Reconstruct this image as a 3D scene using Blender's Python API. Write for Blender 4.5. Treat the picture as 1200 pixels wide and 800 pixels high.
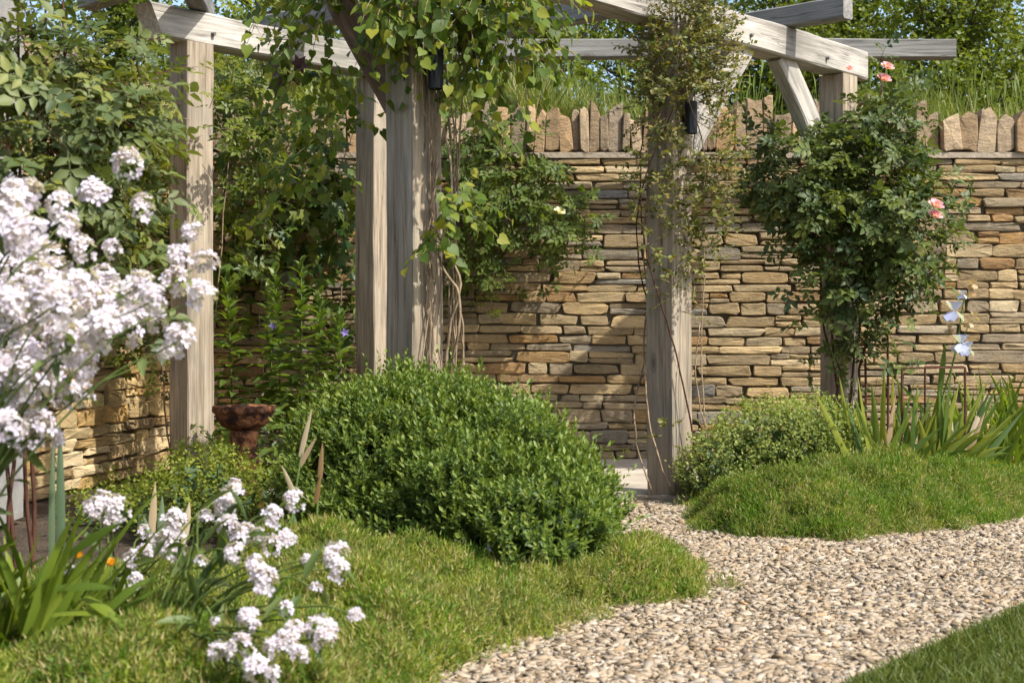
import bpy, math
import numpy as np
from mathutils import Matrix, Vector

for o in list(bpy.data.objects):
    bpy.data.objects.remove(o)
SC = bpy.context.scene
COL = SC.collection
rng = np.random.default_rng(11)

# ------------------------------------------------------------------ camera
F = 1667.0           # focal length in pixels of the 1200 px wide photograph
CH = 0.80            # camera height
cam = bpy.data.cameras.new('camera')
cam_o = bpy.data.objects.new('camera', cam)
COL.objects.link(cam_o)
cam_o.location = (0, 0, CH)
cam_o.rotation_euler = (math.radians(90), 0, 0)
cam.sensor_width = 36.0
cam.lens = F * 36.0 / 1200.0
cam.clip_end = 1500
cam.dof.use_dof = True
cam.dof.focus_distance = 7.3
cam.dof.aperture_fstop = 6.3
SC.camera = cam_o

# ------------------------------------------------------------------ light
SUN = Vector((0.53, -0.40, 0.77)).normalized()      # towards the sun
elev = math.asin(SUN.z)
world = bpy.data.worlds.new('World')
SC.world = world
world.use_nodes = True
wn = world.node_tree
bg = wn.nodes['Background']
sky = wn.nodes.new('ShaderNodeTexSky')
sky.sky_type = 'NISHITA'
sky.sun_disc = False
sky.sun_elevation = elev
sky.sun_rotation = math.atan2(SUN.x, SUN.y)
sky.air_density = 1.0
sky.dust_density = 2.5
wn.links.new(sky.outputs[0], bg.inputs[0])
bg.inputs[1].default_value = 0.15
sun = bpy.data.lights.new('sun', 'SUN')
sun.energy = 3.5
sun.angle = math.radians(0.53)
sun.color = (1.0, 0.975, 0.93)
sun_o = bpy.data.objects.new('sun', sun)
COL.objects.link(sun_o)
sun_o.rotation_euler = SUN.to_track_quat('Z', 'Y').to_euler()
sun_o.location = (8, -6, 12)

SC.view_settings.view_transform = 'Standard'
SC.view_settings.look = 'None'
SC.view_settings.gamma = 1.0
SC.view_settings.exposure = 0.92
SC.cycles.use_denoising = True
SC.cycles.max_bounces = 8
SC.cycles.transparent_max_bounces = 4
SC.cycles.sample_clamp_indirect = 6.0

# ------------------------------------------------------------------ helpers
def at(px, py, Y):
    return np.array([(px - 600) / F * Y, Y, CH + (400 - py) / F * Y])

def gnd(px, py):
    Y = F * CH / (py - 400)
    return np.array([(px - 600) / F * Y, Y])

def srgb(*c):
    return tuple(((v / 255) / 12.92 if v / 255 <= .04045 else ((v / 255 + .055) / 1.055) ** 2.4) for v in c)

def nrm(a):
    a = np.asarray(a, float)
    return a / np.maximum(np.linalg.norm(a, axis=-1, keepdims=True), 1e-9)

def frame(d, n):
    d = nrm(d)
    z = n - (n * d).sum(-1, keepdims=True) * d
    z = nrm(z)
    y = np.cross(z, d)
    return np.stack([d, y, z], axis=-1)

def runit(m):
    return nrm(rng.normal(size=(m, 3)))

def thing(name, label, cat, loc=(0, 0, 0), group=None):
    o = bpy.data.objects.new(name, None)
    o.empty_display_size = .1
    COL.objects.link(o)
    o.location = [float(v) for v in loc]
    o['label'] = label
    o['category'] = cat
    if group:
        o['group'] = group
    return o

def tag(o, label=None, cat=None, kind=None, group=None):
    if label: o['label'] = label
    if cat: o['category'] = cat
    if kind: o['kind'] = kind
    if group: o['group'] = group
    return o

def link(name, me, parent=None):
    o = bpy.data.objects.new(name, me)
    COL.objects.link(o)
    if parent is not None:
        o.parent = parent
    return o

def root_loc(p):
    """world location of a thing / part chain (only locations are used)"""
    v = np.zeros(3)
    while p is not None:
        v = v + np.array(p.location)
        p = p.parent
    return v

def pyobj(name, verts, faces, mat, parent=None, smooth=False, attrs=None):
    me = bpy.data.meshes.new(name)
    v = np.asarray(verts, float)
    if parent is not None:
        v = v - root_loc(parent)
    me.from_pydata(v.tolist(), [], [tuple(int(i) for i in f) for f in faces])
    me.materials.append(mat)
    if smooth:
        me.polygons.foreach_set('use_smooth', [True] * len(me.polygons))
    if attrs:
        for k, c in attrs.items():
            a = me.attributes.new(k, 'FLOAT_COLOR', 'POINT')
            a.data.foreach_set('color', np.tile(np.array([*c, 1.0]), len(me.vertices)))
    me.update()
    return link(name, me, parent)

class Batch:
    """collects many small copies of templates into one mesh"""
    def __init__(s):
        s.v = []; s.loops = []; s.cnt = []; s.rnd = []; s.tip = []; s.nv = 0
    def add(s, tmpl, pos, R, sc, rnd=None):
        tv, tf = tmpl
        tv = np.asarray(tv, float)
        m, n = len(pos), len(tv)
        if m == 0: return
        sc = np.asarray(sc, float)
        if sc.ndim == 1:
            sc = np.repeat(sc[:, None], 3, 1)
        loc = tv[None] * sc[:, None, :]
        w = np.einsum('mij,mnj->mni', R, loc) + pos[:, None, :]
        s.v.append(w.reshape(-1, 3))
        fl = np.concatenate([np.array(f) for f in tf])
        fc = np.array([len(f) for f in tf])
        off = s.nv + np.arange(m)[:, None] * n
        s.loops.append((fl[None] + off).reshape(-1))
        s.cnt.append(np.tile(fc, m))
        if rnd is None: rnd = rng.random(m)
        s.rnd.append(np.repeat(rnd, len(tf)))
        s.nv += m * n
    def raw(s, verts, faces, rnd=0.5):
        verts = np.asarray(verts, float)
        s.v.append(verts)
        s.loops.append(np.concatenate([np.array(f) for f in faces]) + s.nv)
        s.cnt.append(np.array([len(f) for f in faces]))
        s.rnd.append(np.full(len(faces), rnd))
        s.nv += len(verts)
    def build(s, name, mat, parent=None, kind=None, smooth=False):
        v = np.concatenate(s.v)
        if parent is not None:
            v = v - root_loc(parent)
        lo = np.concatenate(s.loops).astype(np.int32)
        c = np.concatenate(s.cnt).astype(np.int32)
        st = np.concatenate([[0], np.cumsum(c)[:-1]]).astype(np.int32)
        me = bpy.data.meshes.new(name)
        me.vertices.add(len(v)); me.vertices.foreach_set('co', v.astype(np.float32).ravel())
        me.loops.add(len(lo)); me.loops.foreach_set('vertex_index', lo)
        me.polygons.add(len(c)); me.polygons.foreach_set('loop_start', st)
        try:
            me.polygons.foreach_set('loop_total', c)
        except Exception:
            pass
        me.update(calc_edges=True)
        a = me.attributes.new('rnd', 'FLOAT', 'FACE')
        a.data.foreach_set('value', np.concatenate(s.rnd).astype(np.float32))
        if smooth:
            me.polygons.foreach_set('use_smooth', [True] * len(me.polygons))
        me.materials.append(mat)
        o = link(name, me, parent)
        if kind: o['kind'] = kind
        return o

def tube_mesh(pts, r, sides=5):
    pts = np.asarray(pts, float)
    n = len(pts)
    r = np.broadcast_to(np.asarray(r, float), (n,))
    t = nrm(np.gradient(pts, axis=0))
    ref = np.array([0.31, 0.87, 0.38])
    a = nrm(np.cross(t, ref)); b = np.cross(t, a)
    ang = np.arange(sides) / sides * 2 * np.pi
    ring = (np.cos(ang)[None, :, None] * a[:, None] + np.sin(ang)[None, :, None] * b[:, None]) * r[:, None, None] + pts[:, None]
    v = ring.reshape(-1, 3)
    f = []
    for i in range(n - 1):
        for k in range(sides):
            k2 = (k + 1) % sides
            f.append((i * sides + k, i * sides + k2, (i + 1) * sides + k2, (i + 1) * sides + k))
    f.append(tuple(range(sides - 1, -1, -1)))
    f.append(tuple(range((n - 1) * sides, n * sides)))
    return v, f

def curve(ctrl, n=12, wob=0.0):
    """Catmull-Rom through the control points, with optional wobble"""
    c = np.asarray(ctrl, float)
    c = np.vstack([2 * c[0] - c[1], c, 2 * c[-1] - c[-2]])
    out = []
    segs = len(c) - 3
    for u in np.linspace(0, segs - 1e-6, n):
        i = int(u); t = u - i
        p0, p1, p2, p3 = c[i:i + 4]
        out.append(.5 * (2 * p1 + (p2 - p0) * t + (2 * p0 - 5 * p1 + 4 * p2 - p3) * t * t + (3 * p1 - p0 - 3 * p2 + p3) * t ** 3))
    out = np.array(out)
    if wob:
        out[1:-1] += rng.normal(size=(n - 2, 3)) * wob
    return out

# ------------------------------------------------------------------ materials
def newmat(name):
    m = bpy.data.materials.new(name)
    m.use_nodes = True
    nt = m.node_tree
    nt.nodes.clear()
    out = nt.nodes.new('ShaderNodeOutputMaterial')
    return m, nt, out

def N(nt, t, **kw):
    n = nt.nodes.new(t)
    for k, v in kw.items():
        if hasattr(n, k):
            setattr(n, k, v)
        else:
            n.inputs[k].default_value = v
    return n

def ramp(nt, stops, interp='LINEAR'):
    r = nt.nodes.new('ShaderNodeValToRGB')
    r.color_ramp.interpolation = interp
    e = r.color_ramp.elements
    while len(e) < len(stops): e.new(.5)
    for el, (p, c) in zip(e, stops):
        el.position = p
        el.color = (*c, 1) if len(c) == 3 else c
    return r

def rnd_node(nt):
    at_ = N(nt, 'ShaderNodeAttribute', attribute_name='rnd')
    oi = N(nt, 'ShaderNodeObjectInfo')
    ad = N(nt, 'ShaderNodeMath', operation='ADD')
    nt.links.new(at_.outputs['Fac'], ad.inputs[0]); nt.links.new(oi.outputs['Random'], ad.inputs[1])
    fr = N(nt, 'ShaderNodeMath', operation='FRACT')
    nt.links.new(ad.outputs[0], fr.inputs[0])
    return fr

def leaf_mat(name, cols, rough=.45, trans=.35, spec=.4, patch=None, gain=(1.25, 1.12, 1.0)):
    m, nt, out = newmat(name)
    cols = [tuple(min(.95, v * g) for v, g in zip(c, gain)) for c in cols]
    fr = rnd_node(nt)
    k = len(cols)
    r = ramp(nt, [(i / max(k - 1, 1), c) for i, c in enumerate(cols)])
    nt.links.new(fr.outputs[0], r.inputs[0])
    col = r.outputs[0]
    if patch:
        tc = N(nt, 'ShaderNodeNewGeometry')
        nz = N(nt, 'ShaderNodeTexNoise'); nz.inputs['Scale'].default_value = patch[1]; nz.inputs['Detail'].default_value = 3
        nt.links.new(tc.outputs['Position'], nz.inputs['Vector'])
        rr = ramp(nt, [(.45, (0, 0, 0)), (.62, (1, 1, 1))])
        nt.links.new(nz.outputs[0], rr.inputs[0])
        sc = N(nt, 'ShaderNodeMath', operation='MULTIPLY'); sc.inputs[1].default_value = patch[2]
        nt.links.new(rr.outputs[0], sc.inputs[0])
        mx = N(nt, 'ShaderNodeMixRGB')
        nt.links.new(sc.outputs[0], mx.inputs[0]); nt.links.new(col, mx.inputs[1])
        mx.inputs[2].default_value = (*patch[0], 1)
        col = mx.outputs[0]
    p = N(nt, 'ShaderNodeBsdfPrincipled')
    p.inputs['Roughness'].default_value = rough
    p.inputs['Specular IOR Level'].default_value = spec
    nt.links.new(col, p.inputs['Base Color'])
    tr = N(nt, 'ShaderNodeBsdfTranslucent')
    br = N(nt, 'ShaderNodeMixRGB', blend_type='MULTIPLY'); br.inputs[0].default_value = 1
    br.inputs[2].default_value = (1.5, 1.45, .55, 1)
    nt.links.new(col, br.inputs[1]); nt.links.new(br.outputs[0], tr.inputs[0])
    ms = N(nt, 'ShaderNodeMixShader'); ms.inputs[0].default_value = trans
    nt.links.new(p.outputs[0], ms.inputs[1]); nt.links.new(tr.outputs[0], ms.inputs[2])
    nt.links.new(ms.outputs[0], out.inputs[0])
    return m

def noise_mat(name, stops, scale=8, detail=8, rough=.9, bump=.3, bscale=40, stretch=(1, 1, 1), coord='Object', spec=.2, dist=.01):
    m, nt, out = newmat(name)
    tc = N(nt, 'ShaderNodeTexCoord')
    mp = N(nt, 'ShaderNodeMapping'); mp.inputs['Scale'].default_value = stretch
    nt.links.new(tc.outputs[coord], mp.inputs[0])
    n1 = N(nt, 'ShaderNodeTexNoise'); n1.inputs['Scale'].default_value = scale; n1.inputs['Detail'].default_value = detail; n1.inputs['Roughness'].default_value = .65
    nt.links.new(mp.outputs[0], n1.inputs['Vector'])
    r = ramp(nt, stops); nt.links.new(n1.outputs[0], r.inputs[0])
    p = N(nt, 'ShaderNodeBsdfPrincipled'); p.inputs['Roughness'].default_value = rough; p.inputs['Specular IOR Level'].default_value = spec
    nt.links.new(r.outputs[0], p.inputs['Base Color'])
    n2 = N(nt, 'ShaderNodeTexNoise'); n2.inputs['Scale'].default_value = bscale; n2.inputs['Detail'].default_value = 6
    nt.links.new(mp.outputs[0], n2.inputs['Vector'])
    b = N(nt, 'ShaderNodeBump'); b.inputs['Strength'].default_value = bump; b.inputs['Distance'].default_value = dist
    nt.links.new(n2.outputs[0], b.inputs['Height']); nt.links.new(b.outputs[0], p.inputs['Normal'])
    nt.links.new(p.outputs[0], out.inputs[0])
    return m

def stone_mat(name):
    m, nt, out = newmat(name)
    a = N(nt, 'ShaderNodeAttribute', attribute_name='tint')
    g = N(nt, 'ShaderNodeNewGeometry')
    mp = N(nt, 'ShaderNodeMapping'); mp.inputs['Scale'].default_value = (1, 1, 2.2)
    nt.links.new(g.outputs['Position'], mp.inputs[0])
    n1 = N(nt, 'ShaderNodeTexNoise'); n1.inputs['Scale'].default_value = 9; n1.inputs['Detail'].default_value = 8; n1.inputs['Roughness'].default_value = .7
    nt.links.new(mp.outputs[0], n1.inputs['Vector'])
    r = ramp(nt, [(.30, (.55, .52, .5)), (.5, (1, 1, 1)), (.72, (1.22, 1.18, 1.1))])
    nt.links.new(n1.outputs[0], r.inputs[0])
    mu = N(nt, 'ShaderNodeMixRGB', blend_type='MULTIPLY'); mu.inputs[0].default_value = 1
    nt.links.new(a.outputs['Color'], mu.inputs[1]); nt.links.new(r.outputs[0], mu.inputs[2])
    # rusty iron stain veins
    n3 = N(nt, 'ShaderNodeTexNoise'); n3.inputs['Scale'].default_value = 4.5; n3.inputs['Detail'].default_value = 5
    nt.links.new(mp.outputs[0], n3.inputs['Vector'])
    r3 = ramp(nt, [(.58, (0, 0, 0)), (.74, (.4, .4, .4))]); nt.links.new(n3.outputs[0], r3.inputs[0])
    mx = N(nt, 'ShaderNodeMixRGB'); nt.links.new(r3.outputs[0], mx.inputs[0]); nt.links.new(mu.outputs[0], mx.inputs[1])
    mx.inputs[2].default_value = (.36, .24, .12, 1)
    # pale lichen flecks
    n4 = N(nt, 'ShaderNodeTexNoise'); n4.inputs['Scale'].default_value = 55; n4.inputs['Detail'].default_value = 3
    nt.links.new(g.outputs['Position'], n4.inputs['Vector'])
    r4 = ramp(nt, [(.60, (0, 0, 0)), (.72, (.5, .5, .5))]); nt.links.new(n4.outputs[0], r4.inputs[0])
    mx2 = N(nt, 'ShaderNodeMixRGB'); nt.links.new(r4.outputs[0], mx2.inputs[0]); nt.links.new(mx.outputs[0], mx2.inputs[1])
    mx2.inputs[2].default_value = (.42, .37, .28, 1)
    p = N(nt, 'ShaderNodeBsdfPrincipled'); p.inputs['Roughness'].default_value = .92; p.inputs['Specular IOR Level'].default_value = .2
    nt.links.new(mx2.outputs[0], p.inputs['Base Color'])
    n2 = N(nt, 'ShaderNodeTexNoise'); n2.inputs['Scale'].default_value = 30; n2.inputs['Detail'].default_value = 10; n2.inputs['Roughness'].default_value = .75
    nt.links.new(mp.outputs[0], n2.inputs['Vector'])
    b = N(nt, 'ShaderNodeBump'); b.inputs['Strength'].default_value = .9; b.inputs['Distance'].default_value = .022
    nt.links.new(n2.outputs[0], b.inputs['Height']); nt.links.new(b.outputs[0], p.inputs['Normal'])
    nt.links.new(p.outputs[0], out.inputs[0])
    return m

def wood_mat(name, dark, mid, light, crack=.9):
    m, nt, out = newmat(name)
    tc = N(nt, 'ShaderNodeTexCoord')
    oi = N(nt, 'ShaderNodeObjectInfo')
    sc = N(nt, 'ShaderNodeVectorMath', operation='SCALE'); sc.inputs['Scale'].default_value = 37.0
    cx = N(nt, 'ShaderNodeCombineXYZ')
    for i in range(3): nt.links.new(oi.outputs['Random'], cx.inputs[i])
    nt.links.new(cx.outputs[0], sc.inputs[0])
    ad = N(nt, 'ShaderNodeVectorMath', operation='ADD')
    nt.links.new(tc.outputs['Object'], ad.inputs[0]); nt.links.new(sc.outputs[0], ad.inputs[1])
    def nz(stretch, scale, detail, dist=0.0, rg=.6):
        mp = N(nt, 'ShaderNodeMapping'); mp.inputs['Scale'].default_value = stretch
        nt.links.new(ad.outputs[0], mp.inputs[0])
        n = N(nt, 'ShaderNodeTexNoise'); n.inputs['Scale'].default_value = scale; n.inputs['Detail'].default_value = detail
        n.inputs['Distortion'].default_value = dist; n.inputs['Roughness'].default_value = rg
        nt.links.new(mp.outputs[0], n.inputs['Vector'])
        return n
    g = nz((.8, 16, 16), 3.2, 7, .6)
    r = ramp(nt, [(.28, dark), (.5, mid), (.74, light)]); nt.links.new(g.outputs[0], r.inputs[0])
    big = nz((.7, 2.5, 2.5), 2.0, 4)
    rb = ramp(nt, [(.3, (.62, .6, .57)), (.7, (1.2, 1.18, 1.14))]); nt.links.new(big.outputs[0], rb.inputs[0])
    mu = N(nt, 'ShaderNodeMixRGB', blend_type='MULTIPLY'); mu.inputs[0].default_value = 1
    nt.links.new(r.outputs[0], mu.inputs[1]); nt.links.new(rb.outputs[0], mu.inputs[2])
    ck = nz((.22, 9, 9), 1.9, 3, .3)
    rc = ramp(nt, [(.494, (0, 0, 0)), (.5, (1, 1, 1)), (.506, (0, 0, 0))]); nt.links.new(ck.outputs[0], rc.inputs[0])
    ln = nz((.9, 3, 3), 2.4, 2)
    rl = ramp(nt, [(.47, (0, 0, 0)), (.57, (crack,) * 3)]); nt.links.new(ln.outputs[0], rl.inputs[0])
    cm = N(nt, 'ShaderNodeMath', operation='MULTIPLY'); nt.links.new(rc.outputs[0], cm.inputs[0]); nt.links.new(rl.outputs[0], cm.inputs[1])
    mx = N(nt, 'ShaderNodeMixRGB'); nt.links.new(cm.outputs[0], mx.inputs[0]); nt.links.new(mu.outputs[0], mx.inputs[1])
    mx.inputs[2].default_value = (.025, .02, .016, 1)
    mpk = N(nt, 'ShaderNodeMapping'); mpk.inputs['Scale'].default_value = (1.6, 4.5, 4.5)
    nt.links.new(ad.outputs[0], mpk.inputs[0])
    vo = N(nt, 'ShaderNodeTexVoronoi'); vo.inputs['Scale'].default_value = 1.3
    nt.links.new(mpk.outputs[0], vo.inputs['Vector'])
    rk = ramp(nt, [(.0, (.9, .9, .9)), (.05, (.75, .75, .75)), (.07, (.25, .25, .25)), (.09, (.6, .6, .6)), (.12, (0, 0, 0))])
    nt.links.new(vo.outputs['Distance'], rk.inputs[0])
    mk = N(nt, 'ShaderNodeMixRGB'); nt.links.new(rk.outputs[0], mk.inputs[0]); nt.links.new(mx.outputs[0], mk.inputs[1])
    mk.inputs[2].default_value = (.07, .05, .035, 1)
    st = nz((1.1, 1.6, 1.6), 1.7, 5)
    rs = ramp(nt, [(.48, (0, 0, 0)), (.68, (.5, .5, .5))]); nt.links.new(st.outputs[0], rs.inputs[0])
    ms_ = N(nt, 'ShaderNodeMixRGB'); nt.links.new(rs.outputs[0], ms_.inputs[0]); nt.links.new(mk.outputs[0], ms_.inputs[1])
    ms_.inputs[2].default_value = (.17, .165, .135, 1)
    mx = ms_
    p = N(nt, 'ShaderNodeBsdfPrincipled'); p.inputs['Roughness'].default_value = .85; p.inputs['Specular IOR Level'].default_value = .2
    nt.links.new(mx.outputs[0], p.inputs['Base Color'])
    hh = N(nt, 'ShaderNodeMath', operation='SUBTRACT'); nt.links.new(g.outputs[0], hh.inputs[0]); nt.links.new(cm.outputs[0], hh.inputs[1])
    b = N(nt, 'ShaderNodeBump'); b.inputs['Strength'].default_value = .55; b.inputs['Distance'].default_value = .008
    nt.links.new(hh.outputs[0], b.inputs['Height']); nt.links.new(b.outputs[0], p.inputs['Normal'])
    nt.links.new(p.outputs[0], out.inputs[0])
    return m

def plain_mat(name, col, rough=.5, metal=0.0, spec=.4):
    m, nt, out = newmat(name)
    n = N(nt, 'ShaderNodeTexNoise'); n.inputs['Scale'].default_value = 30
    r = ramp(nt, [(.3, tuple(c * .8 for c in col)), (.7, tuple(min(c * 1.15, 1) for c in col))])
    nt.links.new(n.outputs[0], r.inputs[0])
    p = N(nt, 'ShaderNodeBsdfPrincipled'); p.inputs['Roughness'].default_value = rough; p.inputs['Metallic'].default_value = metal
    p.inputs['Specular IOR Level'].default_value = spec
    nt.links.new(r.outputs[0], p.inputs['Base Color'])
    nt.links.new(p.outputs[0], out.inputs[0])
    return m

def petal_mat(name, cols, trans=.3):
    return leaf_mat(name, cols, rough=.6, trans=trans, spec=.2, gain=(1, 1, 1))

M = {}
M['stone'] = stone_mat('drystone')
M['joint'] = noise_mat('wall_core', [(.3, (.06, .048, .032)), (.7, (.15, .12, .08))], 14)
M['mortar'] = noise_mat('mortar', [(.3, (.28, .22, .155)), (.7, (.42, .35, .26))], 12, bump=.9)
M['oak'] = wood_mat('weathered_oak', (.16, .13, .092), (.36, .295, .215), (.49, .42, .325))
M['grey_oak'] = wood_mat('silver_oak', (.21, .195, .17), (.41, .38, .335), (.58, .55, .49))
M['dark_oak'] = wood_mat('grey_rafter_oak', (.12, .115, .11), (.22, .215, .20), (.33, .32, .30))
M['brace_oak'] = wood_mat('brown_oak', (.11, .065, .04), (.22, .135, .085), (.31, .20, .135))
M['soil'] = noise_mat('soil', [(.3, (.035, .025, .017)), (.6, (.085, .062, .042)), (.8, (.15, .115, .08))], 6, bump=.9, bscale=45, dist=.03)
M['gravel_base'] = noise_mat('gravel_bed', [(.3, (.25, .195, .13)), (.7, (.40, .325, .235))], 60, bump=.8, bscale=70)
M['slab'] = noise_mat('paving_stone', [(.3, (.30, .25, .19)), (.55, (.42, .36, .28)), (.75, (.50, .44, .35))], 5, bump=.25, bscale=50)
M['turf'] = noise_mat('turf_soil', [(.3, (.04, .05, .015)), (.7, (.08, .10, .03))], 20)
M['bank'] = noise_mat('bank_soil', [(.3, (.05, .05, .02)), (.7, (.10, .11, .04))], 4)
M['lamp'] = plain_mat('black_metal', (.012, .013, .018), .35, .0, .5)
M['rust'] = noise_mat('rusty_iron', [(.3, (.045, .02, .012)), (.6, (.095, .042, .022)), (.8, (.16, .08, .045))], 40, bump=.5, bscale=120, dist=.003)
M['terracotta'] = noise_mat('mossy_terracotta', [(.36, (.018, .012, .009)), (.47, (.07, .032, .018)), (.55, (.24, .095, .04)), (.72, (.40, .20, .10))], 16, bump=1, bscale=45, dist=.012)
M['pier'] = noise_mat('pale_dressed_stone', [(.3, (.22, .205, .185)), (.7, (.36, .345, .315))], 5, bump=.35, bscale=40)
M['bark'] = noise_mat('bark', [(.3, (.05, .038, .028)), (.7, (.14, .11, .085))], 12, stretch=(1, 1, .25), bump=.8)
M['vine'] = noise_mat('vine_stem', [(.3, (.15, .10, .06)), (.7, (.36, .27, .17))], 30, bump=.4)
M['redstem'] = noise_mat('red_cane', [(.3, (.045, .018, .012)), (.7, (.11, .05, .03))], 20, bump=.2)
M['greenstem'] = noise_mat('green_stem', [(.3, (.07, .11, .02)), (.7, (.14, .19, .05))], 20, bump=.1)

G = lambda *c: srgb(*c)
M['rose_big'] = leaf_mat('rose_leaf', [(.045, .075, .026), (.07, .105, .035), (.095, .13, .045), (.13, .17, .05), (.17, .19, .035)], .5, .3, .3)
M['rambler'] = leaf_mat('rambler_leaf', [(.04, .075, .012), (.075, .12, .018), (.12, .17, .022), (.16, .20, .025)], .45, .4)
M['creeper'] = leaf_mat('creeper_leaf', [(.025, .06, .012), (.045, .095, .018), (.08, .14, .02), (.14, .19, .025)], .45, .4)
M['clematis'] = leaf_mat('clematis_leaf', [(.05, .095, .016), (.075, .13, .02), (.10, .16, .022), (.15, .20, .026), (.22, .24, .03)], .5, .42, .25)
M['wall_rose'] = leaf_mat('wall_rose_leaf', [(.05, .09, .02), (.075, .12, .025), (.11, .16, .03)], .5, .38, .25)
M['small_clematis'] = leaf_mat('small_clematis_leaf', [(.05, .08, .018), (.08, .115, .024), (.115, .145, .03), (.16, .17, .035), (.21, .18, .04)], .5, .35)
M['dark_rose'] = leaf_mat('dark_rose_leaf', [(.035, .065, .02), (.055, .09, .025), (.08, .12, .03), (.125, .165, .04)], .48, .3, .3)
M['tree'] = leaf_mat('hawthorn_leaf', [(.06, .10, .016), (.09, .135, .02), (.12, .165, .026), (.16, .20, .035)], .45, .4)
M['shrub'] = leaf_mat('cistus_leaf', [(.042, .08, .017), (.068, .125, .022), (.105, .172, .03), (.185, .24, .048)], .48, .3, .32)
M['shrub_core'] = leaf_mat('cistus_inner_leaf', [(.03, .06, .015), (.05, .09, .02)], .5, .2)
M['mat'] = leaf_mat('thyme_leaf', [(.055, .12, .013), (.08, .165, .016), (.115, .205, .02), (.155, .24, .024), (.20, .255, .034), (.33, .29, .16)], .5, .38, .2, patch=((.21, .20, .07), 3.2, .32))
M['mat_under'] = noise_mat('thyme_underlayer', [(.3, (.03, .045, .008)), (.7, (.075, .09, .02))], 30, bump=1, bscale=60, dist=.02)
M['lawn'] = leaf_mat('lawn_grass', [(.05, .085, .016), (.07, .11, .02), (.095, .14, .026), (.15, .17, .05)], .5, .35, .3)
M['meadow'] = leaf_mat('meadow_grass', [(.08, .13, .03), (.12, .18, .04), (.17, .22, .06), (.30, .29, .14)], .5, .4, .3)
M['lime'] = leaf_mat('alchemilla_flower', [(.10, .15, .025), (.15, .20, .03), (.21, .25, .045)], .6, .35, .2)
M['bluegreen'] = leaf_mat('alchemilla_leaf', [(.045, .09, .04), (.075, .125, .06)], .5, .3)
M['greyfroth'] = leaf_mat('pale_froth', [(.13, .19, .055), (.18, .24, .065), (.25, .30, .09)], .6, .35, .2)
M['strap'] = leaf_mat('strap_leaf', [(.06, .11, .018), (.09, .155, .02), (.13, .20, .024), (.18, .24, .035)], .45, .38, .35)
M['iris'] = leaf_mat('iris_leaf', [(.05, .10, .025), (.08, .14, .028), (.12, .18, .03), (.16, .21, .03), (.23, .25, .035)], .45, .4, .3)
M['bluestrap'] = leaf_mat('glaucous_leaf', [(.09, .15, .09), (.13, .19, .11)], .5, .25)
M['campanula'] = leaf_mat('campanula_leaf', [(.055, .105, .02), (.085, .145, .025), (.12, .18, .03)], .42, .4, .5)
M['hesp_leaf'] = leaf_mat('rocket_leaf', [(.05, .09, .03), (.08, .13, .04), (.12, .17, .06)], .5, .35)
M['white'] = petal_mat('lilac_white_petal', [(.54, .48, .60), (.63, .57, .67), (.71, .67, .73)])
M['pink'] = petal_mat('pink_petal', [(.74, .40, .46), (.82, .54, .58), (.66, .28, .34)])
M['cream'] = petal_mat('cream_petal', [(.82, .78, .62), (.88, .84, .72)])
M['irisw'] = petal_mat('iris_petal', [(.44, .47, .72), (.56, .58, .78)])
M['withered'] = petal_mat('withered_petal', [(.42, .30, .17), (.55, .44, .30), (.30, .17, .08)])
M['violet'] = petal_mat('violet_petal', [(.30, .22, .62), (.42, .32, .75)])
M['purple'] = petal_mat('faded_purple_petal', [(.10, .045, .09), (.17, .09, .15)])
M['yellow'] = petal_mat('yellow_petal', [(.75, .45, .05), (.8, .55, .1)])
def gravel_mat():
    m, nt, out = newmat('gravel_chip')
    fr = rnd_node(nt)
    r = ramp(nt, [(0, (.15, .11, .07)), (.16, (.24, .18, .112)), (.38, (.33, .25, .16)), (.6, (.38, .30, .205)), (.8, (.30, .25, .19)), (.92, (.47, .40, .30)), (1, (.34, .21, .10))])
    nt.links.new(fr.outputs[0], r.inputs[0])
    p = N(nt, 'ShaderNodeBsdfPrincipled'); p.inputs['Roughness'].default_value = .9; p.inputs['Specular IOR Level'].default_value = .2
    nt.links.new(r.outputs[0], p.inputs['Base Color']); nt.links.new(p.outputs[0], out.inputs[0])
    return m
M['gravel'] = gravel_mat()

# ------------------------------------------------------------------ leaf templates (x = length, z = upper side)
def ovate(w=.5, fold=.1, droop=.08, wide=.32):
    v = [(0, 0, 0), (.35, 0, -.01), (.7, 0, -.03), (1, 0, -droop),
         (wide, .5 * w, fold * w), (.68, .36 * w, fold * w * .6), (wide, -.5 * w, fold * w), (.68, -.36 * w, fold * w * .6)]
    f = [(0, 1, 4), (1, 2, 5, 4), (2, 3, 5), (0, 6, 1), (1, 6, 7, 2), (2, 7, 3)]
    return np.array(v), f
def heart():
    v = [(.06, 0, 0), (.4, 0, -.01), (.75, 0, -.03), (1, 0, -.1),
         (-.04, .22, .03), (.12, .42, .06), (.45, .38, .05), (.75, .17, -.03),
         (-.04, -.22, .03), (.12, -.42, .06), (.45, -.38, .05), (.75, -.17, 0)]
    f = [(0, 1, 6, 5), (0, 5, 4), (1, 2, 7, 6), (2, 3, 7), (0, 9, 10, 1), (0, 8, 9), (1, 10, 11, 2), (2, 11, 3)]
    return np.array(v), f
def kite(w=.4, fold=.12, droop=.05):
    return np.array([(0, 0, 0), (.45, .5 * w, fold * w), (1, 0, -droop), (.45, -.5 * w, fold * w)]), [(0, 2, 1), (0, 3, 2)]
def blade(w=.06, bend=.25):
    return np.array([(0, .5 * w, 0), (0, -.5 * w, 0), (.55, -.42 * w, .0), (.55, .42 * w, .0), (1, 0, -bend)]), [(0, 1, 2, 3), (3, 2, 4)]
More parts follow.
